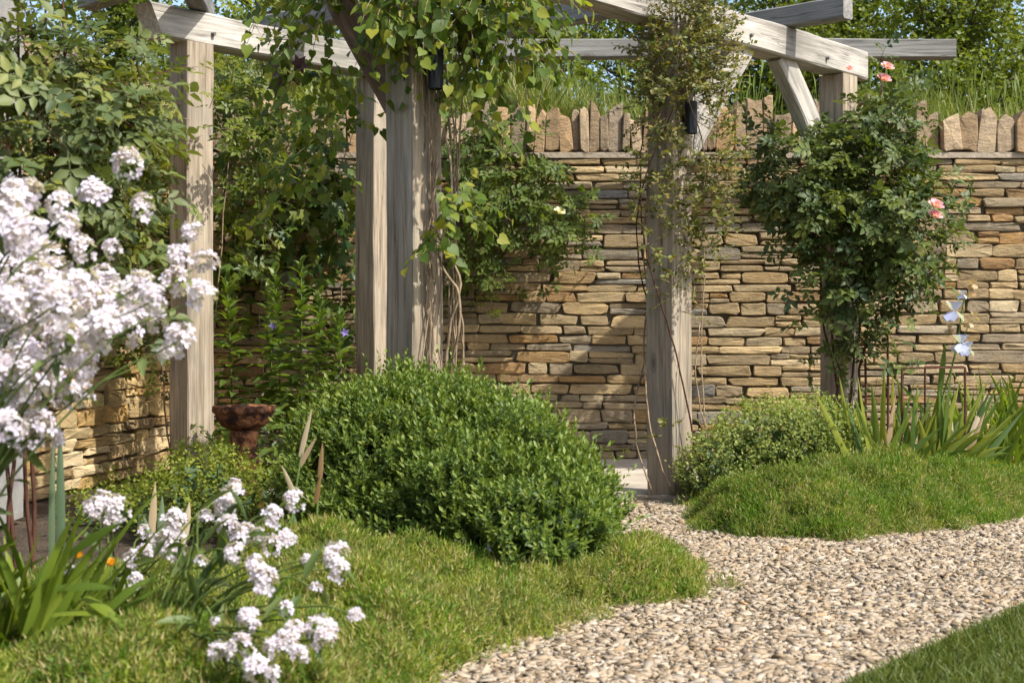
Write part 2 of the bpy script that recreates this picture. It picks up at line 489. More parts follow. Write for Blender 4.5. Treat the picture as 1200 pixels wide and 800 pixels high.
def lobed():
    v = [(0, 0, 0), (.3, 0, 0), (1, 0, -.08), (.6, .16, .03), (.75, .48, -.02), (.33, .3, .04), (.12, .52, 0),
         (.6, -.16, .03), (.75, -.48, -.02), (.33, -.3, .04), (.12, -.52, 0)]
    f = [(0, 1, 5, 6), (1, 3, 4, 5), (1, 2, 3), (0, 10, 9, 1), (1, 9, 8, 7), (1, 7, 2)]
    return np.array(v), f
def compound(nl=5, w=.55, lo=False):
    """pinnate leaf: petiole of length 1 with leaflets"""
    V, Fs = [], []
    leaf = kite(w, .15, .06) if lo else ovate(w, .15, .1, .36)
    def put(p, ang, s, roll):
        c, sn = math.cos(ang), math.sin(ang)
        R = np.array([[c, -sn, 0], [sn, c, 0], [0, 0, 1]])
        Rr = np.array([[1, 0, 0], [0, math.cos(roll), -math.sin(roll)], [0, math.sin(roll), math.cos(roll)]])
        n = len(V)
        for q in leaf[0]:
            V.append(tuple(R @ (Rr @ (q * s)) + p))
        for f in leaf[1]:
            Fs.append(tuple(i + n for i in f))
    put(np.array([.62, 0, -.04]), 0, .5, 0)
    for x, s in ((.5, .42), (.2, .34))[:(nl - 1) // 2]:
        put(np.array([x, 0.01, 0]), 1.05, s, .25)
        put(np.array([x, -.01, 0]), -1.05, s, -.25)
    n = len(V)
    V += [(0, .006, 0), (0, -.006, 0), (.64, -.005, -.04), (.64, .005, -.04)]
    Fs.append((n, n + 1, n + 2, n + 3))
    return np.array(V), Fs

T_OV = ovate(); T_HEART = heart(); T_LOB = lobed(); T_COMP = compound(5); T_COMP_LO = compound(5, .6, True)
T_NARROW = ovate(.3, .15, .08, .4); T_KITE = kite(.42); T_KITEW = kite(.6); T_KITEN = kite(.28); T_ROUND = kite(.8, .1, .0)
T_BLADE = blade(); T_OVW = ovate(.62, .12, .12)
T_LANCE = ovate(.26, .2, .12, .35)

def tmesh(name, tmpl, mat):
    me = bpy.data.meshes.new(name)
    me.from_pydata([tuple(map(float, p)) for p in tmpl[0]], [], [tuple(f) for f in tmpl[1]])
    me.polygons.foreach_set('use_smooth', [True] * len(me.polygons))
    me.materials.append(mat); me.update()
    return me

def leaves(th, tmpl, mat, pos, R, sc, n_obj=0, name='leaf', rest='foliage', extra=None, pick=None):
    """the n_obj leaves that show largest become leaf objects, the rest one part"""
    sc = np.asarray(sc, float)
    if sc.ndim == 1: sc = np.repeat(sc[:, None], 3, 1)
    idx = np.arange(len(pos))
    objs = np.array([], int)
    if n_obj:
        px = 600 + F * pos[:, 0] / pos[:, 1]; py = 400 - F * (pos[:, 2] - CH) / pos[:, 1]
        vis = (px > 5) & (px < 1195) & (py > 5) & (py < 795)
        facing = np.abs((R[:, :, 2] * nrm(pos - np.array([0, 0, CH]))).sum(-1))
        key = sc[:, 0] / pos[:, 1] * (.4 + facing) - pos[:, 1] * .02 + np.where(vis, 0, -9)
        objs = np.argsort(-key)[:n_obj]
        me = tmesh(name, tmpl, mat)
        L = root_loc(th)
        for i in objs:
            o = link(name, me, th)
            m4 = np.eye(4); m4[:3, :3] = R[i] * sc[i][None, :]; m4[:3, 3] = pos[i] - L
            o.matrix_basis = Matrix(m4.tolist())
    keep = np.setdiff1d(idx, objs)
    if len(keep):
        b = Batch(); b.add(tmpl, pos[keep], R[keep], sc[keep])
        if extra: extra(b)
        b.build(rest, mat, th, 'stuff', smooth=True)

def blob(m, c, r, inner=.55):
    """points in an ellipsoid shell and their outward directions"""
    u = runit(m)
    rad = inner + (1 - inner) * rng.random(m) ** .7
    r = np.asarray(r, float)
    return np.asarray(c) + u * r * rad[:, None], nrm(u / r)

def pblob(m, px, py, rx, ry, Y, dY, inner=.5):
    k = Y / F
    return blob(m, at(px, py, Y), (rx * k, dY, ry * k), inner)

def sprays(st, d, L, nl, droop=.25, spread=.9, up=.5, hang=0.0, jit=.35, out=None):
    """leaves set alternately along short twigs"""
    m = len(st)
    L = np.broadcast_to(np.asarray(L, float), (m,))
    d = nrm(d)
    t = np.linspace(.12, 1, nl)
    dz = np.array([0, 0, -1.0])
    P = st[:, None] + (d[:, None] * t[None, :, None] + dz * droop * (t ** 2)[None, :, None]) * L[:, None, None]
    tan = nrm(d[:, None] + 2 * droop * t[None, :, None] * dz)
    side = nrm(np.cross(tan, np.array([0, 0, 1.0]) + .3 * rng.normal(size=(m, 1, 3))))
    sg = np.where(np.arange(nl) % 2 == 0, 1, -1)[None, :, None]
    D = tan * .55 + side * sg * spread + dz * hang + rng.normal(size=(m, nl, 3)) * jit
    Nn = np.array([0, 0, 1.0]) * up + (d[:, None] if out is None else out[:, None]) * (1 - up) + rng.normal(size=(m, nl, 3)) * jit
    return P.reshape(-1, 3), frame(D.reshape(-1, 3), Nn.reshape(-1, 3))

def rosettes(p, d, k, length, openness=.9, up=.0):
    m = len(p)
    d = nrm(d)
    a = nrm(np.cross(d, np.array([.3, .5, .81]) + 0 * d)); b = np.cross(d, a)
    t = np.linspace(0, 1, k)
    ang = np.arange(k) * 2.4 + rng.random((m, 1)) * 6.28
    rad = a[:, None] * np.cos(ang)[..., None] + b[:, None] * np.sin(ang)[..., None]
    P = p[:, None] + d[:, None] * (t[None, :, None] * np.broadcast_to(np.asarray(length, float), (m,))[:, None, None])
    op = openness * (1.15 - .65 * t)[None, :, None]
    D = d[:, None] * (.35 + .5 * t)[None, :, None] + rad * op + rng.normal(size=(m, k, 3)) * .15
    Nn = d[:, None] - rad * .3 + np.array([0, 0, up]) + rng.normal(size=(m, k, 3)) * .15
    return P.reshape(-1, 3), frame(D.reshape(-1, 3), Nn.reshape(-1, 3))

def stem(th, ctrl, r0, r1, mat, n=12, sides=5, name='stem', wob=0.0):
    p = curve(ctrl, n, wob)
    v, f = tube_mesh(p, np.linspace(r0, r1, n), sides)
    return pyobj(name, v, f, mat, th, smooth=True)

def in_poly(p, poly):
    x, y = p[:, 0], p[:, 1]
    r = np.zeros(len(p), bool)
    n = len(poly)
    for i in range(n):
        x1, y1 = poly[i]; x2, y2 = poly[(i + 1) % n]
        c = ((y1 > y) != (y2 > y)) & (x < (x2 - x1) * (y - y1) / (y2 - y1 + 1e-12) + x1)
        r ^= c
    return r

def poly_dist(p, poly):
    best = np.full(len(p), 1e9)
    n = len(poly)
    for i in range(n):
        a = np.asarray(poly[i]); b = np.asarray(poly[(i + 1) % n])
        ab = b - a
        t = np.clip(((p - a) @ ab) / (ab @ ab + 1e-12), 0, 1)
        best = np.minimum(best, np.linalg.norm(p - a - t[:, None] * ab, axis=1))
    return best

def smooth_poly(poly, it=2):
    p = np.asarray(poly, float)
    for _ in range(it):
        q = np.roll(p, -1, 0)
        p = np.stack([.75 * p + .25 * q, .25 * p + .75 * q], 1).reshape(-1, 2)
    return p

def lumps(xy, s, k=14, seed=3):
    r = np.random.default_rng(seed)
    z = np.zeros(len(xy))
    for _ in range(k):
        w = r.normal(size=2) * s; ph = r.random() * 6.28
        z += np.sin(xy @ w + ph)
    return z / math.sqrt(k)

def scatter(poly, n):
    poly = np.asarray(poly)
    lo, hi = poly.min(0), poly.max(0)
    out = []
    tot = 0
    while tot < n:
        p = lo + rng.random((n * 2, 2)) * (hi - lo)
        p = p[in_poly(p, poly)]
        out.append(p); tot += len(p)
    return np.concatenate(out)[:n]

# ------------------------------------------------------------------ ground, bank, gravel, lawn, paving
WY = 9.20                     # face of the back wall
CORN = np.array([-2.07, WY])  # corner of the two walls
LW0 = np.array([-2.62, 6.0])  # near end of the left wall
g = pyobj('ground', [(-300, -300, -.02), (300, -300, -.02), (300, 9.4, -.02), (-300, 9.4, -.02)], [(0, 1, 2, 3)], M['soil'])
tag(g, kind='structure')
bk = pyobj('bank', [(-300, 9.5, 2.0), (300, 9.5, 2.0), (300, 16, 2.3), (-300, 16, 2.3), (300, 600, 3.0), (-300, 600, 3.0),
                    (-300, -20, 2.0), (-3.05, -20, 2.0), (-2.9, 6.0, 2.0), (-2.4, 9.5, 2.0), (-300, 9.3, 2.0)],
           [(0, 9, 1, 2, 3), (3, 2, 4, 5), (6, 7, 8, 9, 0, 10)], M['bank'])
tag(bk, kind='structure')

GRAVEL = [gnd(480, 830), gnd(500, 800), gnd(580, 757), gnd(640, 733), gnd(700, 712), gnd(805, 690), gnd(785, 662), gnd(735, 645), gnd(695, 630), gnd(680, 600), gnd(680, 588),
          gnd(760, 585), gnd(815, 597), gnd(850, 620), gnd(980, 628), gnd(1100, 615), gnd(1200, 592), gnd(1330, 560), gnd(1700, 560), gnd(1900, 640),
          gnd(1500, 640), gnd(1330, 672), gnd(1200, 716), gnd(1115, 752), gnd(1010, 800), gnd(960, 830), gnd(800, 1000), gnd(300, 1000)]
GRAVEL = np.array(GRAVEL)
gp = pyobj('gravel_path', [(x, y, .001) for x, y in GRAVEL], [tuple(range(len(GRAVEL)))], M['gravel_base'])
tag(gp, kind='structure')

def chips():
    ico = []
    ph = (1 + 5 ** .5) / 2
    for a in (-1, 1):
        for b in (-ph, ph):
            ico += [(0, a, b), (a, b, 0), (b, 0, a)]
    ico = nrm(np.array(ico))
    import itertools
    d = np.linalg.norm(ico[:, None] - ico[None], axis=-1)
    e = d[d > .01].min() * 1.05
    fs = [t for t in itertools.combinations(range(12), 3) if all(d[i, j] < e for i, j in itertools.combinations(t, 2))]
    fo = []
    for t in fs:
        n = np.cross(ico[t[1]] - ico[t[0]], ico[t[2]] - ico[t[0]])
        fo.append(t if n @ ico[t[0]] > 0 else t[::-1])
    out = []
    cube = np.array([(x, y, z) for x in (-1, 1) for y in (-1, 1) for z in (-1, 1)], float)
    cf = [(0, 1, 3, 2), (4, 6, 7, 5), (0, 4, 5, 1), (2, 3, 7, 6), (0, 2, 6, 4), (1, 5, 7, 3)]
    for i in range(10):
        if i == 9:
            out.append((ico * (1 + rng.normal(size=(12, 1)) * .2), fo))
        else:
            v = cube * .84 + rng.normal(size=(8, 3)) * .24
            t = []
            for q in cf: t += [(q[0], q[1], q[2]), (q[0], q[2], q[3])]
            out.append((v, t))
    return out
CH_T = chips()
def gravel_fill():
    b = Batch()
    n = 112000
    p = scatter(GRAVEL, n)
    keep = (poly_dist(p, GRAVEL) + .02 * lumps(p, 18, seed=9) > -.01) & (p[:, 1] < 9) & (p[:, 1] > 2.2) & (np.abs(p[:, 0]) < .40 * p[:, 1] + .35)
    p = p[keep]
    # thin out with distance is not needed; vary size instead
    n = len(p)
    size = .0058 * np.exp(np.clip(rng.normal(size=n) * .42, -.9, .75))
    z = rng.random(n) * .010 + lumps(p, 2.2, seed=5) * .006
    for k in range(10):
        s = np.arange(k, n, 10)
        yaw = rng.random(len(s)) * 6.28
        d = np.stack([np.cos(yaw), np.sin(yaw), rng.normal(size=len(s)) * .22], -1)
        nn = np.array([0, 0, 1.0]) + rng.normal(size=(len(s), 3)) * .32
        R = frame(d, nn)
        sc = np.stack([size[s] * (1.3 + .9 * rng.random(len(s))), size[s] * (.8 + .4 * rng.random(len(s))), size[s] * (.26 + .26 * rng.random(len(s)))], -1)
        b.add(CH_T[k], np.column_stack([p[s], z[s]]), R, sc)
    o = b.build('gravel', M['gravel'], None, 'stuff')
    tag(o, 'loose buff and cream stone chippings covering the winding garden path', 'gravel')
    print('gravel', n)
gravel_fill()

LAWN = np.array([gnd(975, 815), gnd(1010, 798), gnd(1115, 750), gnd(1200, 714), gnd(1330, 670), gnd(1500, 640), gnd(1900, 640), gnd(1900, 1200), gnd(900, 1200), gnd(820, 1000), gnd(930, 850)])
lw = pyobj('lawn', [(x, y, .012) for x, y in LAWN], [tuple(range(len(LAWN)))], M['turf'])
tag(lw, kind='structure')
def lawn_fill():
    p = scatter(LAWN, 90000)
    p = p[(p[:, 1] > 2.6) & (p[:, 0] < .40 * p[:, 1] + .3)]
    m = len(p)
    L = .038 + .022 * rng.random(m)
    L *= np.clip(poly_dist(p, LAWN) / .05, .45, 1)
    lean = rng.normal(size=(m, 3)) * .45; lean[:, 2] = 1
    b = Batch()
    b.add(blade(.075, .35), np.column_stack([p, np.full(m, .01)]), frame(lean, rng.normal(size=(m, 3))), L)
    o = b.build('grass', M['lawn'], None, 'stuff')
    tag(o, 'short mown green lawn grass beside the gravel path', 'grass')
    print('lawn', m)
lawn_fill()

# paving under the pergola
pv = pyobj('paving', [(-1.35, 7.2, .0), (1.5, 7.2, .0), (1.5, 9.16, .0), (-1.35, 9.16, .0)], [(0, 1, 2, 3)], M['joint'])
tag(pv, kind='structure')
def slab(x0, x1, y0, y1):
    z0, z1 = -.01, .045 + rng.normal() * .002
    g_ = .006; c = .006
    x0 += g_; x1 -= g_; y0 += g_; y1 -= g_
    v = [(x0, y0, z0), (x1, y0, z0), (x1, y1, z0), (x0, y1, z0), (x0, y0, z1 - c), (x1, y0, z1 - c), (x1, y1, z1 - c), (x0, y1, z1 - c),
         (x0 + c, y0 + c, z1), (x1 - c, y0 + c, z1), (x1 - c, y1 - c, z1), (x0 + c, y1 - c, z1)]
    f = [(8, 9, 10, 11)]
    for a in (0, 4):
        for k in range(4):
            f.append((a + k, a + (k + 1) % 4, a + 4 + (k + 1) % 4, a + 4 + k))
    pyobj('slab', v, f, M['slab'], pv)
y = 7.17
for h in (.46, .62, .45, .45):
    x = -1.35 + rng.random() * .2
    while x < 1.45:
        w = min(.45 + rng.random() * .4, 1.5 - x)
        if w < .12: break
        if not (x + w > 1.0 and y < 7.6):
            slab(x, x + w, y, y + h)
        x += w
    y += h

# ------------------------------------------------------------------ drystone walls
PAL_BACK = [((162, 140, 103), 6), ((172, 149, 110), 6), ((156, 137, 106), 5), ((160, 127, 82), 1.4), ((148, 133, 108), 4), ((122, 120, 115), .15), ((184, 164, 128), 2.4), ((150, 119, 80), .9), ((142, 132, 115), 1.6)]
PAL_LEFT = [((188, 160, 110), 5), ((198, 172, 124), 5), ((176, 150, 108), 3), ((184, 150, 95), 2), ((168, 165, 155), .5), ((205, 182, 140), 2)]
PAL_COPE = [((168, 146, 116), 4), ((180, 157, 126), 4), ((156, 138, 114), 3), ((170, 142, 106), 1.5)]
def pick(pal):
    w = np.array([q[1] for q in pal]); c = pal[rng.choice(len(pal), p=w / w.sum())][0]
    c = np.array(c, float) * (1 + rng.normal() * .07) + rng.normal() * np.array([2.0, 0, -2.0])
    return np.array(srgb(*np.clip(c, 10, 250)))

def stone_geo(a, b, deep=.12, proud=0.0, n=10, round_=5.0, rough=1.0):
    """irregular dressed stone in local wall coordinates: x along, z up, -y to the viewer"""
    ang = (np.arange(n) + .5) / n * 2 * np.pi
    # spread angles so that points gather at the corners
    c, s = np.cos(ang), np.sin(ang)
    e = 2 / round_
    x = a * np.sign(c) * np.abs(c) ** e
    z = b * np.sign(s) * np.abs(s) ** e
    q = rng.normal(size=(4, 2)) * np.array([min(a * .06, .012), b * .13]) * rough
    u = (x / a + 1) / 2; w = (z / b + 1) / 2
    off = ((1 - u) * (1 - w))[:, None] * q[0] + (u * (1 - w))[:, None] * q[1] + (u * w)[:, None] * q[2] + ((1 - u) * w)[:, None] * q[3]
    x = x + off[:, 0] + rng.normal(size=n) * min(a * .03, .006) * rough
    z = z + off[:, 1] + rng.normal(size=n) * b * .055 * rough
    tiltx, tiltz = rng.normal() * .025, rng.normal() * .04
    inset = .004 + .004 * rng.random()
    kx, kz = max(1 - inset / a, .5), max(1 - inset / b, .45)
    back = np.stack([x * .96, np.full(n, deep), z * .94], -1)
    edge = np.stack([x, -proud + .006 + rng.random(n) * .005 + tiltx * x + tiltz * z, z], -1)
    fr = np.stack([x * kx, -proud + tiltx * x + tiltz * z + rng.normal(size=n) * .0022 * rough, z * kz], -1)
    cen = np.array([[a * rng.normal() * .2, -proud - .001 + rng.normal() * .002, b * rng.normal() * .15]])
    v = np.vstack([back, edge, fr, cen])
    f = []
    for k in range(n):
        k2 = (k + 1) % n
        f.append((k, k2, n + k2, n + k)); f.append((n + k, n + k2, 2 * n + k2, 2 * n + k)); f.append((2 * n + k, 2 * n + k2, 3 * n))
    return v, f
def front_smooth(me):
    me.polygons.foreach_set('use_smooth', [False] * len(me.polygons))

def course_layout(L, H, hmin, hmax, lmin, lmax, split=.35, wave=.012):
    """list of (x centre, z centre, half length, half height)"""
    out = []
    z = 0
    while z < H - .02:
        h = hmin + (hmax - hmin) * rng.random() ** 1.3
        if H - z - h < hmin * .8: h = H - z
        x = -rng.random() * lmin
        while x < L:
            l = lmin + (lmax - lmin) * rng.random() ** 1.4
            if L - (x + l) < lmin * .6: l = L - x
            x0, x1 = max(x, 0), min(x + l, L)
            if x1 - x0 > .04:
                if h > .72 * hmax and rng.random() < split:
                    k = .4 + .2 * rng.random()
                    out.append(((x0 + x1) / 2, z + h * k / 2, (x1 - x0) / 2, h * k / 2))
                    xm = x0 + (x1 - x0) * (.35 + .3 * rng.random())
                    if x1 - x0 > 1.6 * lmin and rng.random() < .6:
                        for p, q in ((x0, xm), (xm, x1)):
                            out.append(((p + q) / 2, z + h * (1 + k) / 2, (q - p) / 2, h * (1 - k) / 2))
                    else:
                        out.append(((x0 + x1) / 2, z + h * (1 + k) / 2, (x1 - x0) / 2, h * (1 - k) / 2))
                else:
                    out.append(((x0 + x1) / 2, z + h / 2, (x1 - x0) / 2, h / 2))
            x += l
        z += h
    ph = rng.random(3) * 6.28
    res = []
    for cx, cz, a, b in out:
        w = wave * math.sin(1.7 * cx + ph[0] + cz * 2.0) * min(1, cz * 4) * min(1, max(0, (H - cz) * 4))
        res.append((cx, cz + w, a, b))
    return res

def build_wall(name, label, p0, p1, H, pal, n_parts, layout, cope, score, thick=.34, relief=1.0):
    p0, p1 = np.asarray(p0, float), np.asarray(p1, float)
    L = np.linalg.norm(p1 - p0); u = (p1 - p0) / L; nin = np.array([-u[1], u[0]])      # into the wall
    th = thing(name, label, 'wall', (p0[0], p0[1], 0))
    Rm = np.array([[u[0], nin[0], 0], [u[1], nin[1], 0], [0, 0, 1]])
    W = lambda v: np.asarray(v) @ Rm.T + np.array([p0[0], p0[1], 0])
    bx = lambda x0, x1, y0, y1, z0, z1: ([(x0, y0, z0), (x1, y0, z0), (x1, y1, z0), (x0, y1, z0), (x0, y0, z1), (x1, y0, z1), (x1, y1, z1), (x0, y1, z1)],
                                         [(0, 1, 5, 4), (1, 2, 6, 5), (2, 3, 7, 6), (3, 0, 4, 7), (4, 5, 6, 7), (3, 2, 1, 0)])
    v, f = bx(.0, L, .030, thick, -.02, H - .01)
    pyobj('wall_core', W(v), f, M['joint'], th)
    stones = []
    for cx, cz, a, b in layout(L, H):
        gap = .0016
        v, f = stone_geo(max(a - gap, .02), max(b - gap, .012), proud=rng.normal() * .0042 * relief, rough=relief, round_=4.5 + 5 * rng.random())
        v = v + np.array([cx, 0, cz])
        w = W(v)
        c = np.append(Rm @ np.array([cx, 0, cz]) + np.array([p0[0], p0[1], 0]), 0)[:3]
        stones.append((score(c) * a * b, w, f, pick(pal)))
    if cope:
        v, f = bx(-.0, L, -.012, thick + .01, H, H + .036)
        v = np.array(v, float)
        cop = pyobj('coping', W(v), f, M['mortar'], th)
        x = .0
        while x < L:
            w_ = .05 + .075 * rng.random() ** 1.4
            h_ = .23 + .10 * rng.random()
            if rng.random() < .12: h_ += .06
            v, f = stone_geo(w_ / 2 + .001, h_ / 2, deep=.30, proud=.012 + rng.normal() * .022, round_=7 + 7 * rng.random(), rough=.9)
            # uneven, tapering heads
            v[:, 2] = np.maximum(v[:, 2], -h_ / 2)
            top = np.clip(v[:, 2] / (h_ / 2), 0, 1)
            v[:, 0] *= 1 - .16 * top * rng.random(); v[:, 2] += top * (v[:, 0] * rng.normal() * .6 + rng.normal(size=len(v)) * .014)
            v[:, 1] += top * .02 * rng.random()
            t = rng.normal() * .05
            v = np.stack([v[:, 0] + v[:, 2] * t, v[:, 1], v[:, 2]], -1)
            v = v + np.array([x + w_ / 2, 0, H + .032 + h_ / 2])
            cw = W(v)
            pyobj('coping_stone', cw, f, M['stone'], cop, attrs={'tint': pick(PAL_COPE)})
            x += w_
    stones.sort(key=lambda q: -q[0])
    for s, w, f, c in stones[:n_parts]:
        front_smooth(pyobj('stone', w, f, M['stone'], th, attrs={'tint': c}).data)
    rest = stones[n_parts:]
    if rest:
        V = np.concatenate([q[1] for q in rest]); Fs = []; C = []; o = 0
        for q in rest:
            Fs += [tuple(i + o for i in f) for f in q[2]]; o += len(q[1]); C.append(np.tile(np.append(q[3], 1), (len(q[1]), 1)))
        ob = pyobj('stone_fill', V, Fs, M['stone'], th)
        a = ob.data.attributes.new('tint', 'FLOAT_COLOR', 'POINT'); a.data.foreach_set('color', np.concatenate(C).ravel())
        ob['kind'] = 'stuff'; front_smooth(ob.data)
    print(name, len(stones))
    return th

def score_back(c):
    px = 600 + F * c[0] / max(c[1], .1); py = 400 - F * (c[2] - CH) / max(c[1], .1)
    if px < 250 or px > 1210: return 0
    if py < 185: return 1.0
    if py > 540: return .1
    if 520 < px < 750 or 812 < px < 890 or 1060 < px: return 1.0
    return .45
back = build_wall('drystone_wall', 'long buff drystone garden wall with upright coping stones behind the timber pergola', CORN - np.array([.25, 0]), (4.3, WY), 1.985, PAL_BACK, 300,
                  lambda L, H: course_layout(L, H, .046, .088, .13, .42), True, score_back)
left = build_wall('drystone_wall', 'sunlit honey drystone side wall running back from the pale pier to the corner', LW0, CORN + np.array([-.02, -.04]), 1.985, PAL_LEFT, 300,
                  lambda L, H: course_layout(L, H, .06, .10, .17, .42), True, lambda c: 1.0, relief=1.8)

# pale dressed stone pier at the left edge
pr = thing('stone_pier', 'pale grey dressed stone pier behind the pink-budded rose', 'pier', (-2.40, 6.15, 0))
z = 0
for k in range(8):
    h = .33 + .03 * rng.random()
    x0, x1, y0, y1 = -2.66 + rng.normal() * .003, -2.20 + rng.normal() * .003, 5.95, 6.40 + rng.normal() * .003
    c = .008
    v = []
    for zz, i in ((z + .003, c), (z + .003 + c, 0), (z + h - .003 - c, 0), (z + h - .003, c)):
        v += [(x0 + i, y0 + i, zz), (x1 - i, y0 + i, zz), (x1 - i, y1 - i, zz), (x0 + i, y1 - i, zz)]
    f = [(3, 2, 1, 0), (12, 13, 14, 15)]
    for a in (0, 4, 8):
        for q in range(4): f.append((a + q, a + (q + 1) % 4, a + 4 + (q + 1) % 4, a + 4 + q))
    pyobj('block', v, f, M['pier'], pr)
    z += h

# ------------------------------------------------------------------ pergola
U = np.array([.668, .744]); Nn2 = np.array([.744, -.668])       # along the rails, and towards the garden
P3 = np.array([.79, 7.13]); P2 = P3 - 1.785 * U; P4 = P3 + 1.707 * U
P1 = np.array([-1.69, 7.5]); P5 = P1 + 1.31 * U
ZB, ZT = 2.365, 2.53
PERG = thing('pergola', 'weathered oak pergola with square posts, braces and overhanging rafters in front of the wall', 'pergola', (0, 7.5, 0))
def beam(name, a, b, w, h, mat, up=(0, 0, 1), parent=PERG, ch=.008, chamfer_end=0.0, segs=12):
    """squared timber from a to b; object x axis runs along the grain"""
    a, b = np.asarray(a, float), np.asarray(b, float)
    L = np.linalg.norm(b - a); d = (b - a) / L
    up = np.asarray(up, float); zz = up - (up @ d) * d; zz /= np.linalg.norm(zz); yy = np.cross(zz, d)
    sec = np.array([(w / 2 - ch, h / 2), (w / 2, h / 2 - ch), (w / 2, -h / 2 + ch), (w / 2 - ch, -h / 2), (-w / 2 + ch, -h / 2), (-w / 2, -h / 2 + ch), (-w / 2, h / 2 - ch), (-w / 2 + ch, h / 2)])
    V, Fs = [], []
    xs = np.linspace(0, L, segs)
    ph = rng.random(4) * 6.28
    for i, x in enumerate(xs):
        wob = .0035 * np.array([math.sin(2.1 * x + ph[0]), math.sin(2.6 * x + ph[1])])
        s = sec * (1 + .012 * math.sin(3 * x + ph[2])) + wob + rng.normal(size=(8, 2)) * .0014
        for (yy_, z_) in s:
            xx = x
            if chamfer_end and i == 0 and z_ < 0: xx = x + chamfer_end
            V.append((xx, yy_, z_))
    n = 8
    for i in range(segs - 1):
        for k in range(n):
            k2 = (k + 1) % n
            Fs.append((i * n + k, (i + 1) * n + k, (i + 1) * n + k2, i * n + k2))
    Fs.append(tuple(range(n))); Fs.append(tuple(range(segs * n - 1, (segs - 1) * n - 1, -1)))
    me = bpy.data.meshes.new(name); me.from_pydata(V, [], Fs); me.materials.append(mat); me.update()
    o = link(name, me, parent)
    m4 = np.eye(4); m4[:3, 0] = d; m4[:3, 1] = yy; m4[:3, 2] = zz; m4[:3, 3] = a - root_loc(parent)
    o.matrix_basis = Matrix(m4.tolist())
    return o
def P(p, z): return np.array([p[0], p[1], z])
PW = .165
upv = (U[0], U[1], 0)
posts = {}
for nm, p in (('P1', P1), ('P2', P2), ('P3', P3), ('P4', P4), ('P5', P5)):
    posts[nm] = beam('post', P(p, -.05), P(p, ZB - .002), PW, PW, M['oak'], up=upv, ch=.006, segs=16)
rail2a = beam('rail', P(P2 - .35 * U, (ZB + ZT) / 2), P(P4 + .22 * U, (ZB + ZT) / 2), PW - .01, ZT - ZB, M['grey_oak'], segs=24)
railA = beam('rail', P(P1 - .30 * U, (ZB + ZT) / 2), P(P5 + .3 * U, (ZB + ZT) / 2), PW - .01, ZT - ZB, M['grey_oak'], chamfer_end=.07, segs=16)
RB, RH, RWd = ZT + .003, .115, .10
zc = RB + RH / 2
# rafter along the wall, and the cross rafters
beam('rafter', (-1.05, 8.72, zc), (2.71, 8.72, zc), RWd, RH, M['dark_oak'], segs=20)
for t, f0, f1 in ((1.05, .95, -.42), (.17, 2.3, -.45), (-.72, 2.5, -.45), (-1.785, 2.45, -.45)):
    c = P3 + t * U
    beam('rafter', P(c - Nn2 * f0, zc), P(c - Nn2 * f1, zc), RWd, RH, M['dark_oak'], segs=14)
beam('rafter', (-1.53, 6.4, zc), (-1.68, 7.8, zc), RWd, RH, M['dark_oak'], segs=12)
# knee braces
def brace(p, d, z0=1.72, mat='grey_oak', run=.60, w=.15):
    d = np.asarray(d, float) / np.linalg.norm(d)
    a = P(p + d * .07, z0); b = P(p + d * (.07 + run), ZB + .03)
    return beam('brace', a, b, .085, w, M[mat], up=(0, 0, 1), segs=8)
brace(P3, U, 1.74); brace(P4, -U, 1.74)
brace(P2, -Nn2, 1.74, 'brace_oak', .47, .115)


def peg(par, p, d, r=.011, l=.022):
    p = np.asarray(p); d = np.append(d, 0)
    v, f = tube_mesh([p - d * .01, p + d * l * .4, p + d * l], [r, r, r * .8], 8)
    o = pyobj('peg', v, f, M['dark_oak'])
    o.parent = par
    o.matrix_parent_inverse = (Matrix.Translation(PERG.location) @ par.matrix_basis).inverted()
    return o
for rl_, q in ((rail2a, P3 + .62 * U), (rail2a, P4 - .28 * U), (rail2a, P2 + .5 * U), (railA, P1 + .08 * U), (railA, P1 + .5 * U)):
    peg(rl_, P(q + Nn2 * .075, ZB + .055), Nn2)
# timber edging board at the foot of the front post
eb = beam('edging_board', (.62, 7.04, .005), (1.12, 6.90, .005), .025, .07, M['oak'], parent=None)
tag(eb, 'brown timber edging board at the foot of the front pergola post', 'edging board')

def lamp(p, z, label):
    c = P(p + Nn2 * (PW / 2 + .047), z)
    th = thing('wall_lamp', label, 'lamp', c)
    n = 20; ang = np.arange(n) / n * 2 * np.pi
    prof = [(.022, -.065), (.030, -.075), (.030, -.079), (.0315, -.079), (.0315, .079), (.030, .079), (.030, .075), (.022, .065)]
    V, Fs = [], []
    for r, zz in prof:
        for a_ in ang: V.append((c[0] + r * math.cos(a_), c[1] + r * math.sin(a_), c[2] + zz))
    for i in range(len(prof) - 1):
        for k in range(n):
            Fs.append((i * n + k, i * n + (k + 1) % n, (i + 1) * n + (k + 1) % n, (i + 1) * n + k))
    Fs.append(tuple(range(n - 1, -1, -1))); Fs.append(tuple(range((len(prof) - 1) * n, len(prof) * n)))
    pyobj('lamp_body', V, Fs, M['lamp'], th, smooth=False)
    a0 = P(p + Nn2 * (PW / 2 - .001), z); a1 = P(p + Nn2 * (PW / 2 + .018), z)
    v, f = tube_mesh([a0, a0 + (a1 - a0) * .5, a1], .022, 12)
    pyobj('mount', v, f, M['lamp'], th)
lamp(P3, at(0, 140, 7.1)[2], 'black cylinder lamp on the front post wound with small-leaved clematis')
lamp(P2, at(0, 86, 5.8)[2], 'black cylinder lamp on the broad post under the big-leaved clematis')

